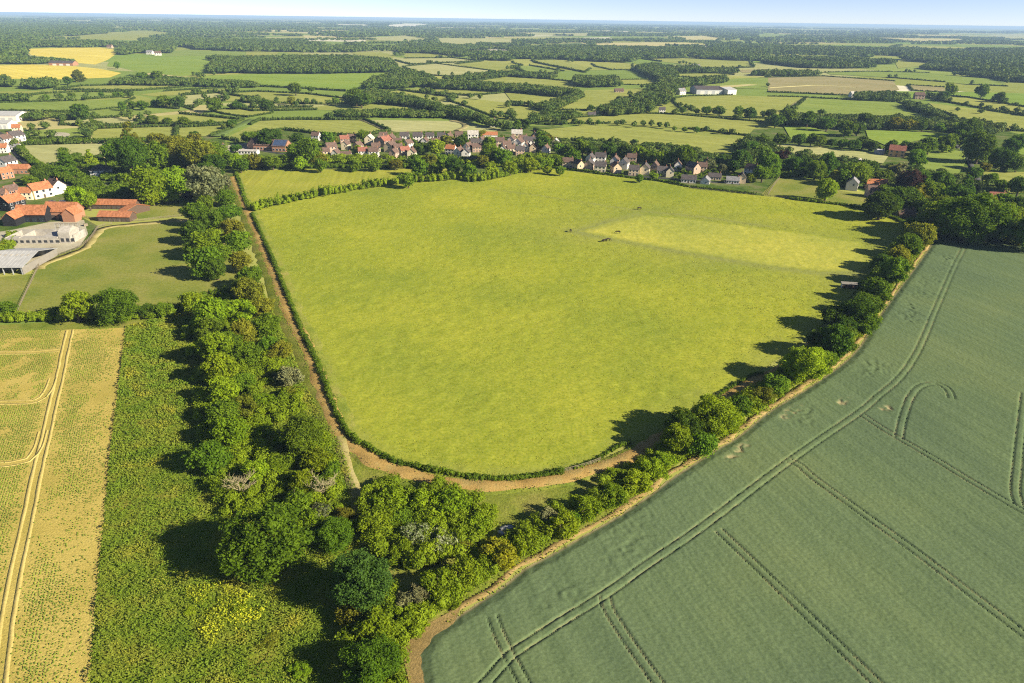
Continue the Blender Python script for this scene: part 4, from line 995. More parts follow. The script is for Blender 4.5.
cluster('along the shaded lane on the far right', [(981,145,26,'dark','round'),(1005,157,24,'dark'),(996,152,18,'mid'),(992,178,11,'mid'),(985,166,10,'olive'),(977,172,12,'dark'),(1012,145,16,'dark'),(1021,140,16,'mid'),(1018,163,14,'dark'),(962,137,14,'dark'),(970,128,16,'dark'),(954,140,12,'mid'),(945,142,14,'mid'),(930,145,14,'dark'),(919,148,13,'mid'),(917,158,17,'mid','tall'),(905,146,11,'dark'),(891,147,11,'dark','tall'),(1002,185,10,'mid'),(1020,185,16,'dark'),(1005,200,14,'mid')], 'trees along the shaded lane', scale=1.3)
cluster('in the straight row behind the dull meadow', [(799.5,139,12,'dark'),(811.5,139,10,'dark'),(821,140.5,11,'mid'),(832,141.6,8,'dark'),(843,142,11,'mid'),(854,143,11,'dark'),(863,142,12,'dark'),(873,144.5,12,'dark')], 'round trees in the straight meadow row', scale=1.2)
cluster('in the belt by the small paddock', [(781,139,12,'dark'),(763,140,13,'dark'),(779,156,14,'copper'),(770,165,18,'mid'),(763,173,14,'mid'),(785,163,11,'mid'),(795,165,15,'dark'),(807,161,12,'dark'),(816,169,15,'mid'),(828,163,18,'dark'),(838,168,10,'dark'),(844,177,14,'mid'),(836,177,12,'olive'),(850,168,12,'mid'),(860,173.5,20,'mid'),(871,165,14,'dark'),(882,174,14,'mid'),(894,169,12,'olive'),(882,204,26,'dark'),(894,199,18,'dark'),(874,207,14,'dark'),(804,171,10,'dark')], 'trees of the belt by the small paddock', scale=1.35)
cluster('standing alone in the small paddock', [(827,189,23,'bright','round',.95)], None)
cluster('in the row of oaks across the paddock', [(196,212,30,'mid'),(209,220,28,'mid'),(192,230,28,'dark'),(207,240,34,'bright'),(195,248,26,'mid'),(207,260,38,'mid'),(219,252,24,'mid'),(216,268,24,'dark'),(206,204,20,'mid')], 'oaks across the paddock', 'y', 'the near end', scale=1.0)
cluster('in the hedge below the oak paddock', [(75,306,38,'bright','spread',.8),(116,304,46,'mid','round',.8),(3,308,22,'mid','round',.8),(150,310,22,'dark',B,.6),(165,309,24,'mid',B,.6),(58,312,16,'mid',B,.6),(142,313,16,'olive',B,.5)], 'trees in the paddock hedge')
cluster('in the grove round the big white house', [(128,153,38,'dark','spread'),(149,156,30,'mid'),(129,137,22,'olive','conifer'),(166,159,24,'mid','conifer'),(180,150,34,'olive','round'),(196,153,32,'olive'),(208,150,28,'mid'),(192,171,14,'copper'),(177,178,26,'bright','round'),(149,181,32,'bright','spread'),(208,184,32,'silver','spread'),(126,194,18,'dark','tall'),(138,196,14,'blue','tall'),(152,195,20,'bright'),(188,195,10,'copper'),(166,195,15,'bright'),(200,190,16,'silver'),(214,163,22,'dark'),(222,158,16,'mid'),(235,159,16,'bright'),(112,152,20,'mid'),(160,140,18,'olive'),(195,138,14,'olive'),(90,160,15,'bright','conifer'),(66,166,22,'mid','conifer'),(88,199,16,'bright'),(75,197,22,'bright'),(64,158,12,'dark'),(122,178,12,'mid'),(205,170,18,'dark'),(40,173,16,'dark'),(30,178,12,'mid'),(52,170,14,'mid')], 'trees of the grove round the big white house', scale=1.2)
cluster('in the garden groups by the school', [(268,135,22,'dark'),(252,137,14,'mid'),(298,138,14,'dark'),(308,151,24,'mid'),(296,150,16,'mid'),(327,137,14,'mid'),(363.5,135,12,'mid'),(318,157,14,'olive'),(287,158,14,'mid'),(272,160,16,'mid'),(256,161,12,'olive'),(235,147,9,'dark'),(240,164,14,'mid'),(300,162,14,'bright'),(320,164,12,'mid'),(335,140,8,'olive'),(357,149,8,'bright')], 'trees by the school', scale=1.25)
cluster('in the middle of the village', [(447,140,12,'olive'),(461,140,12,'dark'),(489,142,13,'mid'),(436,147,13,'bright'),(422,148,11,'dark'),(489,153,18,'mid'),(503,157,14,'mid'),(454,164,18,'dark'),(470,170,14,'mid'),(492,171,12,'bright'),(510,166,13,'bright'),(531,163,13,'bright'),(540,163,11,'mid'),(517,124,8,'mid'),(526,124,8,'dark','tall'),(540,135,11,'mid'),(547,139,10,'olive'),(556,159,10,'mid'),(440,158,14,'mid'),(428,160,14,'olive'),(415,160,12,'mid'),(400,144,8,'bright'),(482,133,7,'olive'),(437,168,12,'mid'),(420,166,14,'mid'),(482,160,12,'olive'),(395,163,11,'olive'),(375,163,12,'mid'),(355,164,11,'mid'),(408,179,13,'mid','round')], 'trees in the middle of the village', scale=1.3)
cluster('behind the terrace of houses by the pasture', [(544,143,12,'dark'),(560,148,10,'mid'),(570,150,11,'mid'),(583,146,13,'mid'),(594,151,11,'dark'),(610,150,14,'dark'),(625,150,13,'dark'),(639,152,12,'bright'),(652,155,11,'mid'),(662,157,12,'bright'),(672.5,156,11,'mid'),(687,154,17,'mid','round'),(711,164,9,'silver'),(722,168,9,'silver'),(733,166,11,'dark'),(547,162,10,'bright'),(558,159,10,'mid'),(574,155,12,'mid'),(721,160,8,'dark'),(727,158,8,'dark'),(742,158,16,'dark'),(753,148,16,'dark'),(762,150,14,'mid'),(768,158,14,'dark'),(654.5,175,7,'bright'),(751,177,9,'bright'),(640,178,7,'mid'),(682,176,6,'mid'),(560,170,8,'mid'),(548,170,7,'bright')], 'trees behind the terrace', scale=1.35)
cluster('beside the far hedges behind the school', [(79,110,18,'dark','round'),(94,121.5,9,'mid'),(77,75,14,'olive','tall'),(67,80,10,'dark'),(122,105,10,'mid'),(132,104,10,'mid'),(142,104,11,'mid'),(154,102.5,9,'dark'),(164,99,14,'mid'),(178,101,13,'dark'),(153,119,13,'mid'),(168,120,9,'mid'),(184,120,13,'mid'),(211,121.5,7,'mid'),(231,122.5,11,'dark'),(78,123,6,'bright'),(215,104,16,'mid'),(237,104,11,'dark'),(46,97,7,'mid'),(60,96,7,'dark'),(72,95,7,'mid'),(88,94,5,'mid'),(101,94,6,'dark'),(115,94,6,'mid'),(121,94,6,'mid'),(129,94,7,'dark'),(156,76,13,'mid'),(143,76,13,'mid'),(117,65,8,'mid'),(250,136,15,'mid'),(195,135,11,'dark')], 'trees in the far hedges behind the school')
cluster('in the fields beyond the school', [(295,87.5,14,'mid'),(311,89,7,'dark'),(291,100,10,'olive'),(265,102.5,15,'dark'),(307,102.5,5,'mid'),(336,100,7,'mid'),(356,96,18,'mid'),(361,98,18,'dark')], 'trees in the fields beyond the school')
cluster('in the hedge beyond the wide yellow-green field', [(697,110.5,7,'mid'),(707,110,10,'mid'),(720,110,12,'dark'),(739.5,111,11,'mid'),(751,112,14,'dark'),(683,109,9,'mid'),(591,107.5,7,'dark')], 'round hedge trees beyond the yellow-green field')
cluster('in the dotted far hedge row', [(557,124,4),(563,123.5,4),(574.5,122.5,4),(581,122,7),(589.5,122,5),(598,122,6),(617,124,4),(622,124,4),(634,126,4),(643,125,4),(651,125.5,4),(659.5,126,5),(666,127,5),(674.5,128,6),(684.5,129,6),(697,129.5,7),(706,130,5),(722,132.5,4),(732,133,4)], 'small trees dotted along the far hedge')
cluster('along the edge of the bright meadows', [(790,115,14,'mid'),(808,119,14,'mid'),(828,122,15,'dark'),(845.5,127.5,16,'mid'),(858,128,13,'dark'),(865.5,119,15,'dark'),(878,122.5,9,'dark'),(895.5,122,14,'olive'),(910.5,123.5,12,'olive'),(923,125,12,'dark'),(940.5,127.5,9,'mid'),(961,127,14,'mid'),(973,128,14,'dark'),(983,90,12,'dark'),(952,89,10,'mid'),(945.5,95,9,'dark'),(1000.5,96,11,'dark'),(957,110,4,'dark'),(980.5,112.5,4,'dark'),(770,112,10,'dark'),(776,120,12,'dark')], 'trees along the bright meadows', scale=1.15)
cluster('low in the weeds of the rough strip', [(240,610,18,'bright',B,.3),(190,612,16,'bright',B,.3),(268,640,20,'olive',B,.3),(300,668,24,'bright',B,.35)], 'bushes low in the weeds', 'y', 'the near end')

# the smallest dots of trees, too small to tell apart
P_ = np.array([s_[:2] for s_ in SMALL]); V, cf, qf = tree_mass(P_, 3.4, 7.0, 1.0, np.random.default_rng(8))
tag(link('small_hedge_trees', np_mesh('small_hedge_trees', V, [qf, cf]), M['wood']), 'tiny dots of trees along the farthest hedges', 'trees', None, 'stuff')
# understorey nobody could count
def understorey(px, sp, rad, H, label, seed, gap=.42, mat='hedge_bright'):
    poly = G(px); rng = np.random.default_rng(seed); P = fill_poly(poly, sp, rng)
    P = P[vnoise(P[:, 0], P[:, 1], 6, seed % 7) > gap]
    V, cf, qf = tree_mass(P, rad, H, max(.22, .8 * np.hypot(*poly.mean(0)) / FPX), rng); o0 = np.array([P[0, 0], P[0, 1], 0])
    tag(link('undergrowth', np_mesh('undergrowth', V - o0, [qf, cf]), M[mat], None, tuple(o0)), label, 'undergrowth', None, 'stuff')
understorey([(182,318),(188,350),(194,400),(204,440),(212,490),(228,515),(300,520),(345,560),(345,620),(352,683),(360,760),(415,760),(408,683),(400,640),(402,600),(366,545),(352,515),(338,475),(322,440),(298,395),(282,360),(272,330),(260,303),(240,300),(200,302)], 2.6, 1.7, 3.0, 'tangled green undergrowth filling the tree belt', 5)
understorey([(362,495),(395,484),(440,490),(482,505),(490,530),(470,552),(430,575),(400,580),(376,560),(364,530)], 2.4, 1.8, 3.6, 'dense scrub filling the square thicket', 9, .2)
understorey([(395,640),(420,612),(455,585),(490,556),(530,535),(570,515),(610,490),(650,466),(690,445),(700,452),(660,474),(612,508),(545,547),(480,588),(425,628),(408,650)], 2.2, 1.5, 2.6, 'bramble scrub along the wheat margin', 12, .12)
understorey([(690,440),(730,412),(770,385),(810,352),(845,318),(870,288),(890,262),(905,240),(922,228),(932,236),(905,270),(880,304),(860,335),(832,362),(790,392),(740,425),(705,450)], 2.8, 1.9, 3.2, 'scrub under the hedgerow between pasture and wheat', 14, .15)

understorey([(745,150),(775,150),(782,176),(800,172),(830,168),(870,172),(880,185),(880,205),(905,215),(935,228),(1000,240),(1060,245),(1060,215),(1000,195),(985,185),(965,182),(930,172),(880,166),(830,160),(780,150),(760,140)], 7, 4.0, 5.0, 'shrubs and saplings filling the dark wood', 21, .45, 'wood')
understorey([(548,156),(575,153),(620,158),(660,163),(700,164),(720,170),(728,163),(690,150),(640,146),(600,143),(560,142)], 7, 4.0, 5.0, 'garden shrubs and small trees behind the terrace', 22, .3, 'wood')
understorey([(240,166),(300,164),(400,166),(450,167),(500,170),(550,167),(556,157),(500,160),(440,160),(400,158),(300,158),(240,160)], 6, 3.4, 4.5, 'shrubs at the bottom of the village gardens', 23, .38, 'hedge_bright')
understorey([(560,166),(590,169),(640,174),(690,180),(740,180),(755,176),(720,168),(690,163),(650,163),(600,155),(570,158)], 6, 2.0, 2.6, 'garden bushes between the terrace houses', 24, .5, 'hedge')
understorey([(390,150),(430,150),(470,152),(550,150),(550,138),(500,138),(440,133),(390,136)], 6, 2.4, 3.4, 'garden bushes between the village houses', 25, .5, 'hedge')
understorey([(60,150),(90,200),(130,205),(200,200),(222,196),(222,150),(180,138),(130,150),(100,160)], 6, 3.6, 4.0, 'dense shrubs of the grove', 26, .42, 'hedge')

# bare dead trees
def dead_tree(px, py, w, label):
    p = gp(px, py, 5); r = w / 2 * depth(p) / FPX; p = gp(px, py, r * 1.1)
    o = empty('dead_tree', (p.x, p.y, 0)); tag(o, label, 'tree', 'bare dead trees in the belt')
    rnd = random.Random(int(px)); H = r * 2.0
    tr = MB(); tr.tube([(0, 0, 0), (.1, .05, H * .3), (.0, .1, H * .6)], [.2, .16, .09], 7); tr.build('trunk', M['deadwood'], o)
    for k in range(11):
        mb = MB(); a = k * 2.4 + rnd.uniform(-.3, .3); z = H * rnd.uniform(.12, .55); L = r * rnd.uniform(.7, 1.05)
        e1 = Vector((math.cos(a) * L * .45, math.sin(a) * L * .45, z + L * .5)); e2 = Vector((math.cos(a) * L, math.sin(a) * L, z + L * rnd.uniform(.7, 1.0)))
        mb.tube([(0, 0, z), e1, e2], [.085, .06, .03], 5)
        for j in range(16):
            t = rnd.uniform(.25, .95); b0 = Vector((0, 0, z)).lerp(e1, t * 2) if t < .5 else e1.lerp(e2, t * 2 - 1)
            d = Vector((rnd.uniform(-1, 1), rnd.uniform(-1, 1), rnd.uniform(.2, 1.2))).normalized() * L * rnd.uniform(.25, .5)
            mb.tube([b0, b0 + d * .5 + Vector((0, 0, .1)), b0 + d], [.04, .03, .015], 4)
        mb.build('branch', M['deadwood'], o)
dead_tree(238, 483, 36, 'pale bare dead tree just behind the large round tree in the belt')
dead_tree(323, 486, 32, 'pale bare dead tree beside the bend of the dirt track')

# ------------------------------------------------------------------ hedges nearby
hedge(G([(236,173),(241,187),(246,202),(251,211)]), 1.8, 1.5, 'short low dark hedge between the straight track and the hay field')
low = [(252,214),(261,233.5),(271,256),(289,299),(301,330),(306,340),(320,370),(333.5,406.5),(350,436.5),(367,447.5),(389,460),(405.5,465.3),(430,471.5),(448,475),(478,478.5),(507,480),(546,475.5),(562,472)]
hedge(G(low), 1.5, 1.3, 'long low hedge following the inner curve of the dirt track', lumpy=.35)
hedge(G([(573,470),(600,458.5),(617.6,448.5),(630,444)]), .9, 1.0, 'thin low hedge beyond the wooden rails on the bend', lumpy=.3, gap=.1)
hedge(G([(700,409),(717,397.5),(735,386),(752,376),(761,374.5)]), .9, 1.0, 'thin low hedge beside the short visible bit of track', gap=.1)
hedge(G([(253,210.5),(275,205),(300,199.5),(323,196),(354,190),(384,185.5),(415,182.3),(440,180.5),(468,177.5)]), 7.0, 4.6, 'long bushy hedge between the pasture and the hay field', mat='hedge_bright', lumpy=.45)
hedge(G([(238,168.5),(270,168),(310,168),(350,168),(400,168),(445,168.5)]), 3.5, 3.0, 'bushy hedge along the village side of the hay field')
hedge(G([(452,176),(470,181.5),(480,181),(500,177.5),(520,172),(545,168.5)]), 6, 4.5, 'thick hedge at the far corner of the pasture by the village', mat='hedge_bright', lumpy=.5)
hedge(G([(545,168.6),(553,168),(592,173),(630,178),(658,181),(688,187)]), 1.8, 1.6, 'low garden hedge between the terrace and the pasture', lumpy=.4)
hedge(G([(-60,325),(0,321.5),(40,320),(90,318.5),(140,317.5),(172,316.5)]), 4.0, 2.6, 'clipped bright hedge between the paddock and the young crop field', mat='hedge_bright', lumpy=.2)
hedge(G([(691,187.5),(720,190.5),(756,195)]), 1.4, 1.5, 'short dark clipped hedge at the end of the terrace', lumpy=.1)
hedge(G([(790,199.5),(818,203),(845,206),(868,211.5),(890,217.5),(905,224)]), 2.0, 1.7, 'dark hedge curving along the edge of the small paddock', lumpy=.2)
hedge(G([(20,196),(24,175),(45,196)][:0] or [(-5,268),(4,258),(10,245),(14,236)]), 4, 2.2, 'short hedge beside the farm yard', mat='hedge_bright')
hedge(G([(20,148),(30,160),(50,172),(75,184),(98,196)]), 4, 3.0, 'dark hedge beside the village road')
hedge(G([(30,142.5),(80,141.5),(140,141),(200,140)]), 3.5, 2.6, 'long dark hedge behind the riding ring')
hedge(G([(404,640),(420,628),(450,608),(480,589),(515,563),(545,548),(580,528),(612,509),(645,486),(665,470),(700,450),(730,431),(760,408),(800,383),(832,362)]) + np.array([-3.2, 2.2]), 6.2, 2.5, 'scrubby bramble hedge lining the tan soil edge of the wheat', mat='hedge_bright', lumpy=.5)
hedge(G([(846,352),(858,335),(876,303),(888,282),(903,258),(918,238)]) + np.array([-3.0, 1.6]), 7.0, 4.6, 'low dark undergrowth below the hedgerow trees by the wheat')
hedge(G([(176,312),(205,300),(228,296),(246,298)]), 5, 3.0, 'bushes closing the far end of the rough strip', lumpy=.5)

hedge(G([(793,142.5),(815,143.5),(845,146),(880,149.5)]), 4, 3.2, 'dark hedge under the straight row of round meadow trees')
hedge(G([(770,178),(800,176.5),(830,180),(850,188)]), 5, 3.6, 'dark hedge at the back of the small paddock')
# ------------------------------------------------------------------ weeds and crop plants (uncountable)
def weeds():
    rng = np.random.default_rng(77); Ps = []
    x0, y0 = rough.min(0); x1, y1 = rough.max(0)
    n = 340000
    y = y0 + (y1 - y0) * rng.random(n) ** 1.25; x = rng.uniform(x0, x1, n)
    m = inside(rough, x, y); x, y = x[m], y[m]
    keep = rng.random(len(x)) < np.clip(.35 + 1.3 * vnoise(x, y, 2.4, 2), 0, 1); x, y = x[keep], y[keep]
    s = rng.uniform(.07, .18, len(x)) * (1 + .5 * vnoise(x, y, 9, 5)) * np.clip(np.hypot(x, y) / 150, .9, 1.8)
    z = .30 + rng.uniform(0, .45, len(x)) + .55 * np.maximum(0, vnoise(x, y, 3.0, 9) - .45) * 2
    P = np.stack([x, y, z], 1); N = rng.normal(size=P.shape) * .55 + np.array([.25, -.15, 1.0]); N /= np.linalg.norm(N, axis=1)[:, None]
    V, F = quads(P, N, s, rng)
    tag(link('weeds', np_mesh('weeds', V, [F]), M['weed']), 'dense tall weeds and nettles covering the rough strip', 'weeds', None, 'stuff')
weeds()
def flowering_weeds():
    rng = np.random.default_rng(79); poly = G([(186,588),(215,580),(240,592),(268,606),(262,622),(238,628),(230,652),(214,660),(204,640),(190,618)])
    P = fill_poly(poly, .30, rng); P = P[vnoise(P[:, 0], P[:, 1], 2.6, 1) + .25 * rng.random(len(P)) > .52]
    P = np.concatenate([P, .5 + .6 * rng.random((len(P), 1))], 1); N = rng.normal(size=P.shape) * .6 + np.array([.25, -.15, .9]); N /= np.linalg.norm(N, axis=1)[:, None]
    V, F = quads(P, N, rng.uniform(.12, .24, len(P)), rng)
    tag(link('flowering_weeds', np_mesh('flowering_weeds', V, [F]), leaf_mat('weed_lime', (0.36, 0.42, 0.028), world=True)), 'lime yellow patch of flowering weeds in the rough strip', 'weeds', None, 'stuff')
flowering_weeds()
def edge_grass():
    rng = np.random.default_rng(91); Ps = []
    for line, off, sd, n, st in ((smooth(SOIL[2:], 1.5), (-1.0, 1.1), .55, 6, .02), (smooth(TRK[:24], 1.5), (-2.1, 2.1), .55, 5, .3)):
        nn = normals2(line)
        for o_ in off:
            q = np.repeat(line + nn * o_, n, 0) + rng.normal(size=(len(line) * n, 2)) * sd
            q = q[vnoise(q[:, 0], q[:, 1], 4, 2) + .3 * rng.random(len(q)) > .52]; Ps.append(np.concatenate([q, st + .12 + .25 * rng.random((len(q), 1))], 1))
    P = np.concatenate(Ps); N = rng.normal(size=P.shape) * .5 + np.array([.25, -.15, 1.0]); N /= np.linalg.norm(N, axis=1)[:, None]
    V, F = quads(P, N, rng.uniform(.12, .26, len(P)), rng)
    tag(link('edge_grass', np_mesh('edge_grass', V, [F]), M['weed']), 'tufts of grass creeping over the edges of track and soil strip', 'grass', None, 'stuff')
edge_grass()
def pasture_tufts():
    rng = np.random.default_rng(92); poly = G(pasture_edge + pasture_top); x0, y0 = poly.min(0); x1, y1 = poly.max(0)
    n = 230000; y = y0 + (y1 - y0) * rng.random(n) ** 1.5; x = rng.uniform(x0, x1, n); m = inside(poly, x, y) & ~inside(mown, x, y); x, y = x[m], y[m]
    k = rng.random(len(x)) < np.clip(.15 + 1.5 * (vnoise(x, y, 7, 3) * .6 + vnoise(x, y, 30, 8) * .5 - .25), .04, 1); x, y = x[k], y[k]
    P = np.stack([x, y, .17 + .06 * rng.random(len(x))], 1); N = rng.normal(size=P.shape) * .45 + np.array([.2, -.1, 1.0]); N /= np.linalg.norm(N, axis=1)[:, None]
    V, F = quads(P, N, rng.uniform(.10, .20, len(P)) * np.clip(np.hypot(x, y) / 200, .9, 1.6), rng)
    tag(link('grass_tufts', np_mesh('grass_tufts', V, [F]), leaf_mat('pasture_tuft', None, world=True, trans=.25, cols=[(0.20, 0.25, 0.03), (0.29, 0.315, 0.036), (0.38, 0.37, 0.06)], big=3)), 'coarse grass tufts scattered through the grazing pasture', 'grass', None, 'stuff')
pasture_tufts()
def crop_rows():
    rng = np.random.default_rng(78)
    a, b_ = G([(100,560)])[0], G([(123,355)])[0]; u = (b_ - a) / np.hypot(*(b_ - a)); v = np.array([u[1], -u[0]])
    c0 = a
    s = np.arange(-70, 190, .33); t = np.arange(-95, 6, .55)
    S_, T_ = np.meshgrid(s, t); S_ = S_.ravel() + rng.uniform(-.16, .16, S_.size); T_ = T_.ravel() + rng.normal(size=T_.size) * .05
    x = c0[0] + u[0] * S_ + v[0] * T_; y = c0[1] + u[1] * S_ + v[1] * T_
    m = inside(crop, x, y); x, y, T_ = x[m], y[m], T_[m]
    den = .70 * vnoise(x, y, 9, 3) + .45 * vnoise(x, y, 3.5, 6) + .25 * vnoise(x * .6, y * .12, 3, 7)
    edge = np.clip((-T_ - 1.0) / 7, 0, 1)
    p = np.clip((den - .34) * 2.3, 0, .97) * (.22 + .78 * edge)
    dl = np.minimum.reduce([seg_dist(x, y, smooth(l, 3), 4) for l in lanes_w]); mid_ = seg_dist(x, y, smooth(lanes_w[0], 3), 8)
    lx = np.interp(y, lanes_w[0][::-1, 1], lanes_w[0][::-1, 0]); p = np.where(x < lx, np.minimum(1, p * 1.8), p * .9)
    p = np.where(dl < 1.5, p * .05, p); p = p * np.clip((mid_ - .9) / 3.2, .04, 1)
    k = rng.random(len(x)) < p; x, y = x[k], y[k]
    n = len(x); P = np.repeat(np.stack([x, y, np.full(n, .22)], 1), 2, 0) + rng.normal(size=(2 * n, 3)) * np.array([.07, .07, .04])
    N = rng.normal(size=P.shape) * .3 + np.array([.5, -.2, 1.0]); N /= np.linalg.norm(N, axis=1)[:, None]
    V, F = quads(P, N, rng.uniform(.08, .155, len(P)), rng)
    tag(link('crop_plants', np_mesh('crop_plants', V, [F]), M['tuft']), 'thin patchy rows of young crop plants on tan soil', 'crop plants', None, 'stuff')
crop_rows()

# ------------------------------------------------------------------ houses
def window(parent, x, y, z, w, h, ax, s):
    """frame with its pane; ax: wall it stands on ('y' front/back, 'x' gable), s: outward sign"""
    f = MB(); g = MB(); t = .06
    if ax == 'y':
        f.box(x-w/2-.09, x+w/2+.09, min(y, y+s*t), max(y, y+s*t), z-.09, z+h+.09); g.box(x-w/2, x+w/2, min(y+s*t, y+s*(t+.03)), max(y+s*t, y+s*(t+.03)), z, z+h)
    else:
        f.box(min(x, x+s*t), max(x, x+s*t), y-w/2-.09, y+w/2+.09, z-.09, z+h+.09); g.box(min(x+s*t, x+s*(t+.03)), max(x+s*t, x+s*(t+.03)), y-w/2, y+w/2, z, z+h)
    o = f.build('window', M['trim'], parent); g.build('pane', M['glass'], o)

PROTO = {}
def house_proto(kind, wall, roof):
    key = (kind, wall, roof)
    if key in PROTO: return copy_tree(PROTO[key])
    w, d, e, r = {'house': (10, 7.4, 5.0, 8.2), 'bungalow': (12, 8.0, 2.7, 5.4), 'long': (19, 7.5, 4.2, 7.2), 'hip': (11, 9, 5.2, 8.4), 'tall': (8, 8.4, 5.2, 8.8)}[kind]
    o = empty('house')
    X, Y = w / 2, d / 2
    wl = MB()
    if kind == 'hip': wl.box(-X, X, -Y, Y, 0, e)
    else: wl.gable(-X, X, -Y, Y, 0, e, r)
    wl.build('wall', M['w_' + wall], o)
    rf = MB()
    if kind == 'hip': rf.hip(-X, X, -Y, Y, e, r)
    else: rf.slab_roof(-X, X, -Y, Y, e, r)
    ro = rf.build('roof', M['r_' + roof], o)
    if kind != 'long':
        ch = MB().box(X - 1.5, X - .7, -.35, .35, r - .8, r + 1.1); ch.box(X - 1.3, X - .9, -.15, .15, r + 1.1, r + 1.4); ch.build('chimney', M['w_brick'], ro)
    rows = [.95] if e < 4.5 else [.95, 3.3]
    nx = 3 if w < 11.5 else 5
    for s in (-1, 1):
        for z in rows:
            for k in range(nx):
                x = -X + w * (k + .5) / nx
                if z < 1 and k == nx // 2 and s == -1: continue
                window(o, x, s * Y, z, 1.3 if w < 15 else 1.6, 1.25, 'y', s)
    for s in (-1, 1): window(o, s * X, -.9, rows[-1], 1.1, 1.2, 'x', s)
    dr = MB().box(-.5, .5, -Y - .07, -Y, 0, 2.1).build('door', M['doorp'], o)
    MB().box(.3, .4, -Y - .12, -Y - .07, .95, 1.05).build('handle', M['steel'], dr)
    PROTO[key] = o
    return o

RN = {'orange': 'orange-tiled', 'red': 'red-tiled', 'brown': 'brown-tiled', 'grey': 'grey', 'slate': 'slate', 'pale': 'pale-tiled', 'solar': 'blue'}
WN = {'white': 'white', 'cream': 'cream', 'brick': 'brick', 'pink': 'pink-brick', 'buff': 'buff', 'black': 'black-boarded', 'grey': 'grey', 'timber': 'timber', 'orange': 'orange-brown'}
KN = {'house': 'house', 'bungalow': 'bungalow', 'long': 'long house', 'hip': 'square house', 'tall': 'narrow house'}
def houses(place, rows, group, frm='the left'):
    rows = sorted(rows, key=lambda r: r[0])
    for k, r_ in enumerate(rows):
        px, py, w, wall, roof, kind = r_[:6]; rz = r_[6] if len(r_) > 6 else random.choice([0, 0, 90]) + random.uniform(-14, 14)
        p = gp(px, py, 3.5); wm = (.76 if place == 'around the farm yard' else .80) * w * depth(p) / FPX
        o = house_proto(kind, wall, roof); base = {'house': 10, 'bungalow': 12, 'long': 19, 'hip': 11, 'tall': 8.2}[kind]
        if abs(((rz + 90) % 180) - 90) > 50 and kind in ('house', 'bungalow'): base *= .78
        s = max(.72, min(1.6, wm / base)); zs = max(.85, min(1.25, s ** .5))
        o.location = (p.x, p.y, 0); o.rotation_euler = (0, 0, R(rz)); o.scale = (s, s, zs)
        tag(o, f'{WN[wall]} {KN[kind]} with {RN[roof]} roof' + (f', {ordw(k + 1)} from {frm} {place}' if len(rows) > 1 else ' ' + place), 'house', group)

H = 'house'
houses('by the school', [(316,136,10,'white','brown',H),(331,147.5,13,'pink','brown',H,35),(345,153,15,'white','brown','bungalow',8),(344.5,139.5,11,'pink','red',H,20),(346,145,9,'cream','brown',H,80),(369.5,139.5,10,'cream','pale',H,85),(363,151.5,9,'white','red',H,10),(374,152,12,'white','brown',H,5),(381,141.5,12,'pink','brown',H,70),(385,142,12,'pink','red',H,60),(390.5,147,12,'buff','brown',H,75),(383.5,136,9,'white','brown',H,5),(404.6,151,12,'buff','red',H,30),(412,153,10,'cream','brown',H,85),(398,148,9,'pink','brown',H,20),(336,153.5,9,'white','brown',H,80),(352,138,9,'buff','brown',H,10),(358,146,9,'pink','brown',H,70),(376,147,9,'buff','brown',H,15),(391,138.5,9,'pink','brown',H,80),(397.5,142,9,'buff','brown',H,5),(408,144,9,'white','brown',H,60),(325,152,8,'buff','brown',H,20),(394,153,9,'pink','brown',H,75),(222,149,7,'white','slate',H,85)], 'houses by the school')
houses('in the middle of the village', [(404.6,136.4,11,'white','slate',H,2),(418,137,12,'white','slate',H,2),(430,136.4,10,'white','slate',H,0),(441.5,136.4,9,'white','slate',H,0),(473,135.5,13,'white','pale',H,5),(490,134.6,16,'white','orange','long',2),(451,149.5,12,'white','orange',H,-15),(459,152,10,'white','brown',H,70),(466,153,10,'white','slate',H,85),(476.6,147.5,11,'pink','brown',H,10),(472,158.5,11,'white','slate','bungalow',10),(475,142.5,8,'white','slate',H,5),(500,141.6,11,'buff','brown',H,3),(517,134.6,13,'buff','pale',H,0),(506.5,145,11,'white','brown',H,20),(519,143.4,11,'white','brown',H,75),(529,141.6,13,'white','slate',H,5),(526,146.5,9,'white','brown',H,80),(534.6,137,9,'cream','slate',H,88),(540,145.5,10,'white','brown',H,60),(503,149.5,9,'white','brown',H,85),(511,149,8,'buff','brown',H,20),(555.7,142.5,7,'cream','pale',H,80),(494,123,8,'white','slate',H,80),(425,141.5,8,'white','brown',H,80),(436,142,8,'buff','brown',H,5),(449,137.5,9,'white','brown',H,75),(459,135.5,8,'pink','brown',H,5),(482,141,9,'white','brown',H,70),(486,147,9,'buff','slate',H,10),(494,146.5,9,'pink','brown',H,80),(512,140,9,'white','brown',H,75),(523,139,9,'buff','brown',H,10),(546,149,8,'white','brown',H,70),(520,150.5,8,'pink','slate',H,5),(468,147,9,'white','brown',H,65),(447,144,8,'buff','brown',H,10),(533,147.5,8,'buff','brown',H,85)], 'houses in the middle of the village')
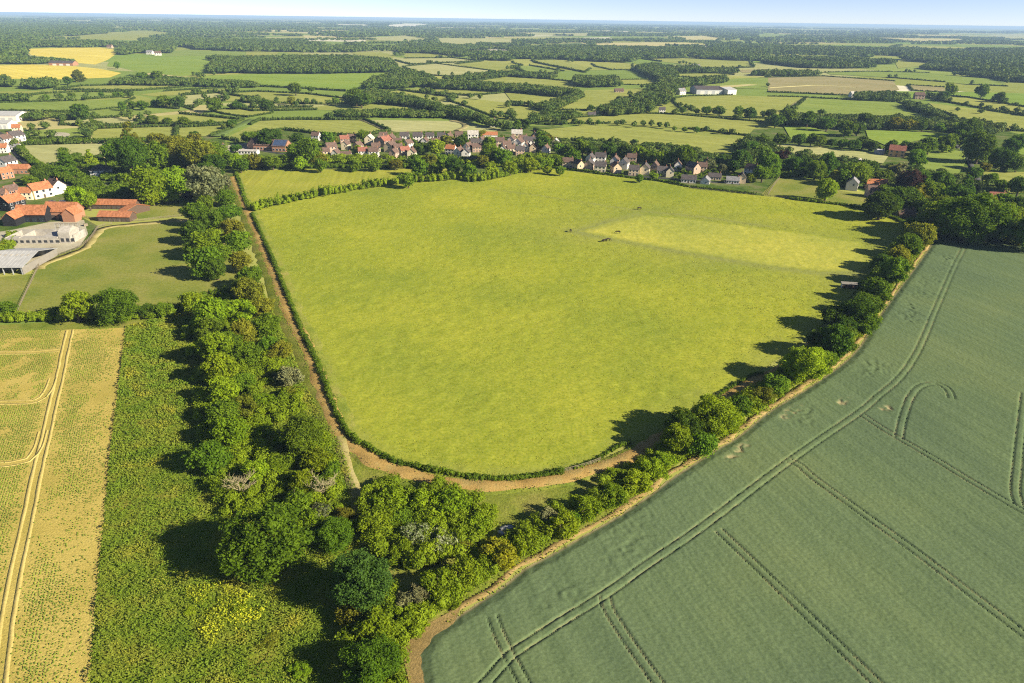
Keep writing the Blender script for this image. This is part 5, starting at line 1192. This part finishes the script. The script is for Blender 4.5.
houses('in the terrace beside the pasture', [(568,162.6,13,'buff','brown',H,-8),(579,165,11,'buff','brown',H,-70),(589,165,12,'pink','slate',H,75),(600.6,167,14,'cream','slate',H,-12),(590.5,158.5,10,'white','slate',H,70),(600.6,157.5,13,'white','slate',H,-12),(615,161,11,'white','brown',H,75),(624,163.5,12,'white','slate',H,70),(616,167.5,11,'buff','brown',H,-80),(632,158,11,'pink','brown',H,-12),(634,170,12,'buff','slate',H,-10),(645,169,12,'cream','slate',H,75),(662,171,12,'buff','slate',H,-8),(670,171.6,9,'cream','slate',H,80),(689,177,18,'white','slate','bungalow',-14),(693,168,12,'pink','slate',H,-60),(702,167,12,'buff','brown',H,-12),(707,163.7,8,'pink','slate',H,80),(715,174.5,11,'buff','slate','bungalow',-12),(733,178,14,'white','grey','bungalow',-14),(742,177.5,9,'buff','slate',H,75),(752,170,15,'white','brown',H,-50),(706,178,9,'white','grey','bungalow',70),(678,165,9,'white','brown',H,80),(655,166,9,'pink','brown',H,70)], 'houses in the terrace beside the pasture')
houses('in the cottages left of the terrace', [(542,146,8,'cream','pale',H,80),(531,141,8,'white','slate',H,10)], None)
houses('around the farm yard', [(12,203,19,'black','orange',H,75),(40,191,19,'cream','orange',H,60),(56,187,22,'white','brown',H,-35),(27,193,14,'cream','orange',H,5),(19,168,24,'brick','orange','long',5),(7,163,15,'white','slate',H,80),(5,173,12,'brick','orange',H,60),(11,191,13,'brick','brown',H,70),(0,194,12,'brick','brown',H,10),(16,137,13,'white','slate',H,70),(5,140,12,'white','brown',H,80),(3,148,11,'white','orange',H,10),(14,145,9,'white','grey','bungalow',10),(17,128,9,'cream','orange',H,15)], 'houses around the farm yard')
houses('in the grove of tall trees', [(101,171.5,20,'white','slate','hip',10)], None)
houses('in the right meadow clearing', [(897,152,18,'orange','red',H,-28)], None)
houses('with a bright gable beside the small paddock', [(852.6,184,14,'white','grey',H,62)], None)
houses('behind the small paddock among trees', [(876,183,24,'pink','orange','long',-3)], None)
houses('in front of the orange roofed one among dark trees', [(873,191,15,'pink','brown',H,-4)], None)
houses('half hidden in the wood above the wheat', [(996,199,18,'pink','red',H,-12)], None)
houses('half hidden beside the end of the pasture', [(906,211,20,'timber','brown','bungalow',-5)], None)
houses('alone in the middle distance field', [(619,90,11,'pink','brown','bungalow',3)], None)
houses('by the pale field beyond the grey industrial roofs', [(696,67.5,11,'white','grey',H,10)], None)
houses('left of the grey industrial roofs', [(681,92,10,'white','grey',H,30)], None)
houses('beyond the wide yellow-green field', [(604,110.5,15,'buff','brown','long',3),(592,113,9,'white','slate','bungalow',5),(628,106,10,'white','brown',H,10),(662,110,7,'white','slate',H,0),(640,104,8,'buff','brown',H,80)], 'cottages beyond the yellow-green field')
houses('beside the far lane', [(919,96.5,11,'pink','brown',H,-10),(853,94.5,8,'white','pale',H,15),(967.5,147,9,'white','grey','bungalow',0),(1009,62,6,'white','grey',H,0)], 'houses beside the far lane')
houses('in the far farm among the woods', [(150,53,9,'white','grey',H,0),(143,50,8,'cream','brown',H,10),(158,54,8,'white','brown',H,20),(110,47,6,'pink','brown',H,0)], 'houses of the far farm')

# school: long brown roofs, one with solar panels, a white low wing
def hall(label, px, py, wpx, dm, e, r, wall, roof, rz, panels=False, name='school_building', cat='school', nwin=6):
    p = gp(px, py, e * .7); w = wpx * depth(p) / FPX
    o = empty(name, (p.x, p.y, 0), R(rz)); tag(o, label, cat, 'school buildings')
    X, Y = w / 2, dm / 2
    MB().gable(-X, X, -Y, Y, 0, e, r).build('wall', M['w_' + wall], o)
    ro = MB().slab_roof(-X, X, -Y, Y, e, r).build('roof', M['r_' + roof], o)
    if panels:
        k = (r - e) / Y
        for i in range(4):
            mb = MB(); x0 = -X + .4 + i * (w - .8) / 4; x1 = x0 + (w - .8) / 4 - .15
            ya, yb = -Y + .2, -.5; za, zb = r - k * abs(ya), r - k * abs(yb)
            mb.add([(x0, ya, za + .30), (x1, ya, za + .30), (x1, yb, zb + .30), (x0, yb, zb + .30), (x0, ya, za + .24), (x1, ya, za + .24), (x1, yb, zb + .24), (x0, yb, zb + .24)], [(0,1,2,3),(7,6,5,4),(0,4,5,1),(1,5,6,2),(2,6,7,3),(3,7,4,0)])
            mb.build('solar_panel', M['r_solar'], ro)
    for i in range(nwin): window(o, -X + w * (i + .5) / nwin, -Y, .9, w / nwin * .55, 1.4, 'y', -1)
    return o
hall('long brown roofed school building with brick walls', 266, 145.5, 20, 12, 4.2, 8, 'brick', 'brown', -4)
hall('school building with blue solar panels across its roof', 282, 146.5, 14, 13, 4.4, 8.5, 'brick', 'brown', -6, True, nwin=4)
hall('low white flat looking wing in front of the school', 249, 151.5, 18, 7, 2.6, 3.4, 'white', 'pale', 0)
hall('steep roofed brick hall at the left of the school', 254, 145, 8, 9, 4.0, 8.5, 'pink', 'brown', 88, nwin=3)

# farm: two orange roofed barns, the pale unfinished range, a grey portal barn, stables
def barn(label, px, py, wpx, dm, e, r, wall, roof, rz, bays, name='barn', group=None, wing=None):
    p = gp(px, py, e * .8); w = wpx * depth(p) / FPX
    o = empty(name, (p.x, p.y, 0), R(rz)); tag(o, label, 'barn' if name == 'barn' else 'stable', group)
    X, Y = w / 2, dm / 2
    MB().gable(-X, X, -Y, Y, 0, e, r).build('wall', M['w_' + wall], o)
    rf = MB().slab_roof(-X, X, -Y, Y, e, r)
    rf.build('roof', M['r_' + roof], o)
    if wing:
        x0, L_ = wing; g = MB(); g.gable(-L_ / 2, L_ / 2, -3.2, 3.2, 0, e * .95, r * .85); me = g.mesh('wing_wall'); me.transform(Matrix.Translation((x0, -Y - L_ / 2 + 1, 0)) @ Matrix.Rotation(R(90), 4, 'Z')); link('wing_wall', me, M['w_' + wall], o)
        g = MB(); g.slab_roof(-L_ / 2, L_ / 2 + 1.5, -3.2, 3.2, e * .95, r * .85); me = g.mesh('wing_roof'); me.transform(Matrix.Translation((x0, -Y - L_ / 2 + 1, .02)) @ Matrix.Rotation(R(90), 4, 'Z')); link('wing_roof', me, M['r_' + roof], o)
    for i in range(bays):
        x = -X + w * (i + .5) / bays
        if wing and abs(x - wing[0]) < 4: continue
        f = MB().box(x - w / bays * .32, x + w / bays * .32, -Y - .06, -Y, 0, min(2.4, e * .8)).build('door', M['doorp' if wall != 'black' else 'glass'], o)
        MB().box(x + .3, x + .42, -Y - .12, -Y - .06, 1.0, 1.12).build('handle', M['steel'], f)
    return o
barn('orange tiled barn with a black boarded gable wing towards the yard', 34, 214, 29, 8, 4.2, 8.2, 'black', 'orange', 3, 4, wing=(-6, 9))
barn('orange tiled barn with brick walls beside the black boarded one', 64, 211, 31, 8.5, 4.4, 8.4, 'brick', 'orange', 0, 5, wing=(7.5, 6))
barn('long low orange roofed stable range behind the yard', 109, 204, 58, 7, 2.7, 4.9, 'timber', 'orange', -1, 12, 'stable_block', 'stables around the yard')
barn('shorter orange roofed stable range nearest the paddock', 117, 216, 32, 7, 2.7, 4.9, 'timber', 'orange', -1, 7, 'stable_block', 'stables around the yard')
barn('orange roofed stable wing joining the two ranges', 134.5, 209, 9, 15, 2.7, 4.9, 'timber', 'orange', -28, 1, 'stable_block', 'stables around the yard')

def unfinished():
    p = gp(46, 236, 2); w = 62 * depth(p) / FPX
    o = empty('unfinished_building', (p.x, p.y, 0), R(4)); tag(o, 'pale roofless concrete farm range with open window gaps', 'building')
    X = w / 2
    for nm, x0, x1, y0, y1, h in (('front_wall', -X, X * .62, -7, -6.6, 3.0), ('back_wall', -X, X, 6.6, 7, 3.4), ('side_wall', -X, -X + .4, -6.6, 6.6, 3.2), ('side_wall', X - .4, X, -4, 6.6, 3.6), ('cross_wall', 1, 1.4, -6.6, 6.6, 3.2), ('cross_wall', -9, -8.6, -6.6, 6.6, 3.2), ('cross_wall', 8.5, 8.9, -6.6, 6.6, 3.4)):
        MB().box(x0, x1, y0, y1, 0, h).build(nm, M['stone'], o)
    MB().box(-X + .5, .8, -6.5, -2.5, 2.7, 2.95).build('flat_roof', M['stone'], o)
    MB().box(1.6, 8.4, -6.5, 5, 3.0, 3.3).build('flat_roof', M['stone'], o)
    MB().gable(9.2, X - .6, -6, 3, 0, 5.4, 7.6).build('gable_block', M['stone'], o)
    for i in range(9): MB().box(-X + 1.5 + i * 2.7, -X + 3.0 + i * 2.7, -7.06, -7, .8, 2.0).build('window_gap', M['glass'], o)
    for i in range(3): MB().box(10 + i * 2.4, 11.4 + i * 2.4, -6.06, -6, .9, 2.6).build('window_gap', M['glass'], o)
    MB().box(-X + .6, 9, -6.4, 6.4, .06, .12).build('floor_slab', M['stone'], o)
unfinished()

def scaffold():
    p = gp(68, 232, 2); o = empty('scaffold', (p.x, p.y, 0), R(4)); tag(o, 'grey pole scaffolding standing against the roofless concrete range', 'scaffolding')
    for i in range(6):
        for y in (0, 1.2): MB().tube([(i * 2.2 - 5.5, y, 0), (i * 2.2 - 5.5, y, 6.4)], [.07, .07], 5).build('pole', M['steel'], o)
    for z in (2.0, 4.0, 6.0):
        for y in (-.08, 1.28): MB().tube([(-5.7, y, z), (5.7, y, z)], [.05, .05], 5).build('ledger', M['steel'], o)
        MB().box(-5.7, 5.7, .1, 1.1, z + .06, z + .12).build('plank_deck', M['postwood'], o)
scaffold()
for k, (px, py, s, lab) in enumerate([(30,243,1.3,'stack of pale building blocks beside the roofless range'),(52,250,1.0,'small timber stack in the gravel yard near the grey barn'),(86,226,1.2,'timber stack by the fence end of the yard')]):
    p = gp(px, py); o = empty('pallet', (p.x, p.y, .05), R(20 * k)); tag(o, lab, 'pallet')
    for q in range(3): MB().box(-.8 * s, .8 * s, (-.55 + q * .55) * s - .08, (-.55 + q * .55) * s + .08, 0, .15).build('skid', M['postwood'], o)
    MB().box(-.75 * s, .75 * s, -.6 * s, .6 * s, .153, 1.1 * s).build('load', M['stone' if k == 0 else 'postwood'], o)

def portal_barn():
    p = gp(21, 258, 3); w = 36 * depth(p) / FPX
    o = empty('barn', (p.x, p.y, 0), R(3)); tag(o, 'open fronted grey barn with a corrugated sheet roof', 'barn')
    X, Y, e, r = w / 2, 13, 3.2, 6.2
    rf = MB().slab_roof(-X, X, -Y, Y, e, r, .5, .15)
    for k in range(10):
        x = -X + w * (k + .5) / 10
        kx = (r - e) / Y
        rf.add([(x-.08, -Y-.4, e-.4*kx+.2), (x+.08, -Y-.4, e-.4*kx+.2), (x+.08, 0, r+.2), (x-.08, 0, r+.2), (x-.08, -Y-.4, e-.4*kx+.27), (x+.08, -Y-.4, e-.4*kx+.27), (x+.08, 0, r+.27), (x-.08, 0, r+.27)], [(0,3,2,1),(4,5,6,7),(0,1,5,4),(1,2,6,5),(2,3,7,6),(3,0,4,7)])
    rf.build('roof', M['r_sheet'], o)
    MB().box(-X, X, Y - .2, Y, 0, e).build('back_wall', M['w_grey'], o)
    for s in (-1, 1): MB().box(s * X - .1, s * X + .1, -Y, Y - .2, 0, e).build('side_wall', M['w_weathered'], o)
    MB().box(-X + .1, X - .1, -Y, -Y + .12, 2.2, e).build('front_cladding', M['w_black'], o)
    for k in range(5):
        x = -X + .4 + (w - .8) * k / 4; MB().box(x - .15, x + .15, -Y - .15, -Y + .3, 0, e).build('post', M['steel'], o)
    for k in range(6):
        x = -X + 2 + k * (w - 4) / 5; kx = (r - e) / Y
        ya, yb = -4.6, -3.0; za, zb = r + kx * ya + .32, r + kx * yb + .32
        MB().add([(x-.5,ya,za),(x+.5,ya,za),(x+.5,yb,zb),(x-.5,yb,zb),(x-.5,ya,za-.06),(x+.5,ya,za-.06),(x+.5,yb,zb-.06),(x-.5,yb,zb-.06)], [(0,1,2,3),(7,6,5,4),(0,4,5,1),(1,5,6,2),(2,6,7,3),(3,7,4,0)]).build('roof_light', M['stone'], o)
portal_barn()

def warehouse(label, px, py, wpx, dm, e, r, wall, roof, rz, name='warehouse', group='warehouses'):
    p = gp(px, py, e * .7); w = wpx * depth(p) / FPX
    o = empty(name, (p.x, p.y, 0), R(rz)); tag(o, label, 'warehouse', group)
    MB().gable(-w/2, w/2, -dm/2, dm/2, 0, e, r).build('wall', M['w_' + wall], o)
    MB().slab_roof(-w/2, w/2, -dm/2, dm/2, e, r).build('roof', M[roof if roof.startswith('r_') else 'r_' + roof], o)
    for i in range(3): MB().box(-w*.35 + i*w*.28, -w*.35 + i*w*.28 + w*.16, -dm/2-.08, -dm/2, 0, e*.7).build('roller_door', M['w_white' if wall != 'white' else 'w_grey'], o)
warehouse('grey roofed warehouse at the top of the village road', 10, 116, 26, 26, 6, 9, 'white', 'r_sheet', 4)
warehouse('white warehouse just below the grey roofed one', 5, 124, 14, 18, 5, 7, 'white', 'r_sheet', 8)
warehouse('long low dark barn between the two yellow crops', 63.5, 63.5, 24, 20, 5, 9, 'brick', 'slate', 0)
warehouse('long grey industrial roof in the middle distance', 706, 90, 26, 34, 7, 11, 'grey', 'slate', 4)
warehouse('white ended industrial shed beside the long grey roof', 725, 90.5, 12, 30, 7, 10, 'white', 'r_sheet', 30)
warehouse('small grey shed beside the orange gabled house', 879.5, 151.5, 7, 6, 3, 4.2, 'grey', 'r_sheet', 10)
warehouse('small white domed shed in the dull meadow', 858.5, 160.5, 5, 3, 1.6, 2.6, 'white', 'pale', 20)

# animal shelter in the pasture, debris, horses, fences, cars
p = gp(849.5, 285.5, 1.2); o = empty('field_shelter', (p.x, p.y, 0), R(-8)); tag(o, 'long grey metal animal shelter in the shade by the hedgerow', 'shelter')
MB().box(-3.2, 3.2, .95, 1.05, .3, 2.0).build('back_wall', M['steel'], o)
for s in (-1, 1): MB().box(s * 3.15 - .05, s * 3.15 + .05, -1.0, .95, .3, 2.0).build('side_wall', M['steel'], o)
MB().box(-3.1, 3.1, -1.0, -.92, .3, 1.5).build('front_panel', M['w_timber'], o)
MB().add([(-3.4,-1.25,2.05),(3.4,-1.25,2.05),(3.4,1.2,2.35),(-3.4,1.2,2.35),(-3.4,-1.25,2.13),(3.4,-1.25,2.13),(3.4,1.2,2.43),(-3.4,1.2,2.43)], [(0,3,2,1),(4,5,6,7),(0,1,5,4),(1,2,6,5),(2,3,7,6),(3,0,4,7)]).build('roof', M['w_weathered'], o)
for x in (-2.6, 2.6):
    for y in (-.8, .8): MB().box(x - .2, x + .2, y - .12, y + .12, 0, .3).build('skid', M['postwood'], o)

def crumple(px, py, a, b_, h, rz, label):
    p = gp(px, py); V, f = ICO2; rng = np.random.default_rng(int(px)); n = len(V)
    W_ = V * np.array([a, b_, h]) * rng.uniform(.65, 1.25, (n, 1)); W_[:, 2] = np.maximum(W_[:, 2], 0)
    o = link('debris', np_mesh('debris', W_, [f]), M['tarp'], None, (p.x, p.y, .15)); o.rotation_euler = (0, 0, R(rz)); tag(o, label, 'debris')
crumple(506, 529, 1.7, .6, .7, 20, 'larger piece of crumpled white sheeting dumped by the scrub')
crumple(501, 534, 1.0, .5, .5, -30, 'smaller piece of pale sheeting dumped beside the larger one')

def horse_proto():
    o = empty('horse'); import bmesh as bmh
    sk = [((-.75,0,1.15),.27,None),((-.25,0,1.10),.30,0),((.35,0,1.12),.29,1),((.72,0,1.18),.24,2),((1.05,0,.95),.15,3),((1.35,0,.60),.11,4),((1.52,0,.38),.12,5),((1.66,0,.16),.07,6)]
    for s in (-1, 1):
        b_ = len(sk)
        sk += [((.60,s*.19,.92),.12,3),((.62,s*.2,.55),.065,b_),((.60,s*.2,.08),.05,b_+1),((.66,s*.2,.02),.055,b_+2)]
        b_ = len(sk)
        sk += [((-.72,s*.18,.98),.17,0),((-.60,s*.2,.68),.09,b_),((-.80,s*.2,.46),.065,b_+1),((-.76,s*.2,.07),.05,b_+2),((-.70,s*.2,.02),.055,b_+3)]
    me = bpy.data.meshes.new('body'); me.from_pydata([a[0] for a in sk], [(a[2], i) for i, a in enumerate(sk) if a[2] is not None], []); me.update()
    bd = link('body', me, M['horse_bay'], o); sm = bd.modifiers.new('Skin', 'SKIN')
    if not me.skin_vertices: me.skin_vertices.new()
    for i, a in enumerate(sk): me.skin_vertices[0].data[i].radius = (a[1], a[1]); me.skin_vertices[0].data[i].use_root = (i == 1)
    bd.modifiers.new('Sub', 'SUBSURF').levels = 1
    MB().tube([(-.98,0,1.28),(-1.12,0,1.0),(-1.14,0,.5)], [.05,.09,.03], 6).build('tail', M['horse_hair'], o)
    mn = MB(); mn.tube([(.75,0,1.40),(1.08,0,1.12),(1.38,0,.74)], [.05,.07,.05], 5); mn.build('mane', M['horse_hair'], o)
    for s in (-1, 1): MB().tube([(1.40,s*.07,.58),(1.38,s*.09,.72)], [.04,.01], 5).build('ear', M['horse_bay'], o)
    return o
hp = None
for (px, py, rz, lab) in [(639,210,20,'dark horse grazing alone at the far corner of the mown grass'),(618,234,170,'dark horse grazing on the pale mown rectangle'),(604.5,242.3,200,'dark horse grazing close beside another, the one nearer the track'),(608,241.6,15,'dark horse grazing close beside another, the one nearer the wheat'),(570.5,232.5,100,'dark horse standing alone at the corner point of the mown rectangle')]:
    c = hp = horse_proto() if hp is None else hp
    c = hp if 'used' not in hp else copy_tree(hp)
    hp['used'] = 1
    if 'used' in c.keys() and c is not hp: del c['used']
    p = gp(px, py); c.location = (p.x, p.y, .2); c.rotation_euler = (0, 0, R(rz)); c.scale = (1.15,) * 3; tag(c, lab, 'horse', 'horses grazing in the pasture')
del hp['used']

def fence(pts, label, h=1.2, sp=2.4, rails=3, group=None, mat='postwood'):
    L = smooth(pts, sp) if len(pts) > 2 else np.array([pts[0] + (pts[1] - pts[0]) * t for t in np.linspace(0, 1, max(2, int(np.hypot(*(pts[1] - pts[0])) / sp)))])
    if len(L) > 90: L = L[np.linspace(0, len(L) - 1, 90).astype(int)]
    o = empty('fence', (L[0, 0], L[0, 1], 0)); tag(o, label, 'fence', group)
    Q = L - L[0]; pm = MB().box(-.07, .07, -.07, .07, 0, h + .1).mesh('post'); pm.materials.append(M[mat])
    for q in Q: link('post', pm, None, o, (q[0], q[1], 0))
    for k in range(rails):
        z = h * (k + .8) / rails
        mb = MB(); mb.tube([(q[0], q[1] - .09, z) for q in Q], [.06] * len(Q), 4); mb.build('rail', M[mat], o)
fence(G([(559,473.5),(575,469.5),(590,465),(600,461)]), 'pale wooden rail fence on the outside of the pasture bend')
fence(G([(79,216),(105,221.5),(139,221),(160,218.5),(200,214.5),(222,212)]), 'pale post and rail fence between the stables and the oak paddock')
fence(G([(16.5,314),(28,290),(40,264.5)]), 'wooden fence dividing the oak paddock from the small paddock')
fence(G([(768,195),(775,184),(782,175.5)]), 'wooden boundary fence up the side of the small paddock', 1.5)
fence(G([(690,188.8),(720,192),(765,196.5),(790,199)]), 'wooden fence along the end of the terrace gardens', 1.3)
fence(G([(40,263),(60,255),(80,247.5),(92,237),(99,227.5),(112,224.5)]), 'wooden fence curving round the farm yard')

def car_proto(paint):
    o = empty('car')
    b_ = MB(); pr = [(-2.1,.35),(2.1,.35),(2.15,.75),(1.2,.92),(-2.0,.95),(-2.15,.7)]
    V = [(x, -.85, z) for x, z in pr] + [(x, .85, z) for x, z in pr]; n = len(pr)
    b_.add(V, [tuple(range(n)), tuple(range(2*n-1, n-1, -1))] + [((i+1)%n, i, i+n, (i+1)%n+n) for i in range(n)]); b_.build('body', M[paint], o)
    pr = [(-1.9,.95),(1.1,.93),(.4,1.45),(-1.4,1.47)]
    V = [(x, -.72 if z < 1.2 else -.6, z) for x, z in pr] + [(x, .72 if z < 1.2 else .6, z) for x, z in pr]; n = 4
    c = MB().add(V, [(0,1,2,3),(7,6,5,4)] + [((i+1)%n, i, i+n, (i+1)%n+n) for i in range(n)]).build('cabin_glass', M['glass'], o)
    MB().box(-1.4, .4, -.6, .6, 1.475, 1.5).build('roof', M[paint], o)
    for x in (-1.3, 1.35):
        for s in (-1, 1):
            w = MB().tube([(x, s*.72, .32), (x, s*.9, .32)], [.32, .32], 12).build('wheel', M['tyre'], o)
            MB().tube([(x, s*.9, .32), (x, s*.91, .32)], [.18, .18], 10).build('rim', M['steel'], w)
    for s in (-1, 1): MB().box(2.12, 2.17, s*.6-.15, s*.6+.15, .6, .72).build('headlight', M['trim'], o)
    return o
CARS = {}
for px, py, rz, paint, lab in [(366,158,80,'car_white','white car parked in the street near the school'),(354,154.6,10,'car_white','white car parked in front of the long white bungalow'),(233,151,60,'car_white','white car parked in the school yard'),(733,183.5,-10,'car_white','white car parked at the end of the terrace'),(725,183,80,'car_dark','dark car parked at the end of the terrace'),(52,203,70,'car_dark','dark car parked below the white house in the farm village'),(63,203,20,'car_dark','dark car parked behind the brick barn'),(5,247,15,'car_red','red vehicle parked at the end of the farm yard'),(466,163,20,'car_dark','dark car parked on the street in mid village')]:
    if paint in CARS: c = copy_tree(CARS[paint])
    else: c = CARS[paint] = car_proto(paint)
    p = gp(px, py); c.location = (p.x, p.y, .13); c.rotation_euler = (0, 0, R(rz)); tag(c, lab, 'car', 'cars parked in the village')

# ------------------------------------------------------------------ air, sky, sun, camera
SUN_EL = R(27); shadow = Vector((-0.92, 0.39, 0))
hz = MB().box(-44000, 44000, -44000, 44000, -1.0, 101.5).build('haze', None)
tag(hz, 'thin bluish summer haze over the whole plain', 'haze', None, 'stuff')
m = bpy.data.materials.new('haze_air'); m.use_nodes = True; nt = m.node_tree; nt.nodes.remove(nt.nodes['Principled BSDF'])
pv = nd(nt, 'ShaderNodeVolumePrincipled'); pv.inputs['Color'].default_value = (.50, .72, 1.0, 1); pv.inputs['Density'].default_value = 0.00007; pv.inputs['Anisotropy'].default_value = 0.0
nt.links.new(pv.outputs[0], nt.nodes['Material Output'].inputs['Volume']); hz.data.materials.append(m)

w = bpy.data.worlds.new('World'); scene.world = w; w.use_nodes = True; nt = w.node_tree
sky = nd(nt, 'ShaderNodeTexSky', sky_type='NISHITA', sun_disc=False)
to_sun = (-shadow).normalized()
sky.sun_elevation = SUN_EL; sky.sun_rotation = math.atan2(to_sun.x, to_sun.y); sky.altitude = 6000; sky.air_density = 1.0; sky.dust_density = 0.0; sky.ozone_density = 1.6
nt.links.new(mixc(nt, 1.0, sky.outputs[0], (1.03, .945, 1.03), 'MULTIPLY'), nt.nodes['Background'].inputs['Color']); nt.nodes['Background'].inputs['Strength'].default_value = 0.062
sl = bpy.data.lights.new('sun', 'SUN'); sl.energy = 5.0; sl.angle = R(0.5); sl.color = (1.0, 0.91, 0.73)
so = bpy.data.objects.new('sun', sl); COL.objects.link(so)
d = Vector((shadow.x * math.cos(SUN_EL), shadow.y * math.cos(SUN_EL), -math.sin(SUN_EL))); so.rotation_euler = d.to_track_quat('-Z', 'Y').to_euler(); so.location = (300, -100, 400)

cd = bpy.data.cameras.new('camera'); cd.sensor_width = 36; cd.lens = 36 * FPX / 1024; cd.clip_start = 1; cd.clip_end = 100000
co = bpy.data.objects.new('camera', cd); COL.objects.link(co); scene.camera = co
co.matrix_world = Matrix(((RIGHT.x, UP.x, -FWD.x, 0), (RIGHT.y, UP.y, -FWD.y, 0), (RIGHT.z, UP.z, -FWD.z, CAM_H), (0, 0, 0, 1)))

scene.view_settings.view_transform = 'Standard'; scene.view_settings.look = 'None'; scene.view_settings.exposure = 1.18; scene.view_settings.gamma = 1
scene.cycles.use_denoising = False; scene.cycles.filter_width = 1.15
scene.cycles.max_bounces = 8; scene.cycles.diffuse_bounces = 5; scene.cycles.glossy_bounces = 1; scene.cycles.transmission_bounces = 5; scene.cycles.volume_bounces = 0; scene.cycles.transparent_max_bounces = 4
print('TREES', N_TREES[0], 'OBJECTS', len(scene.objects), 'POLYS', sum(len(o.data.polygons) for o in scene.objects if o.type == 'MESH'))
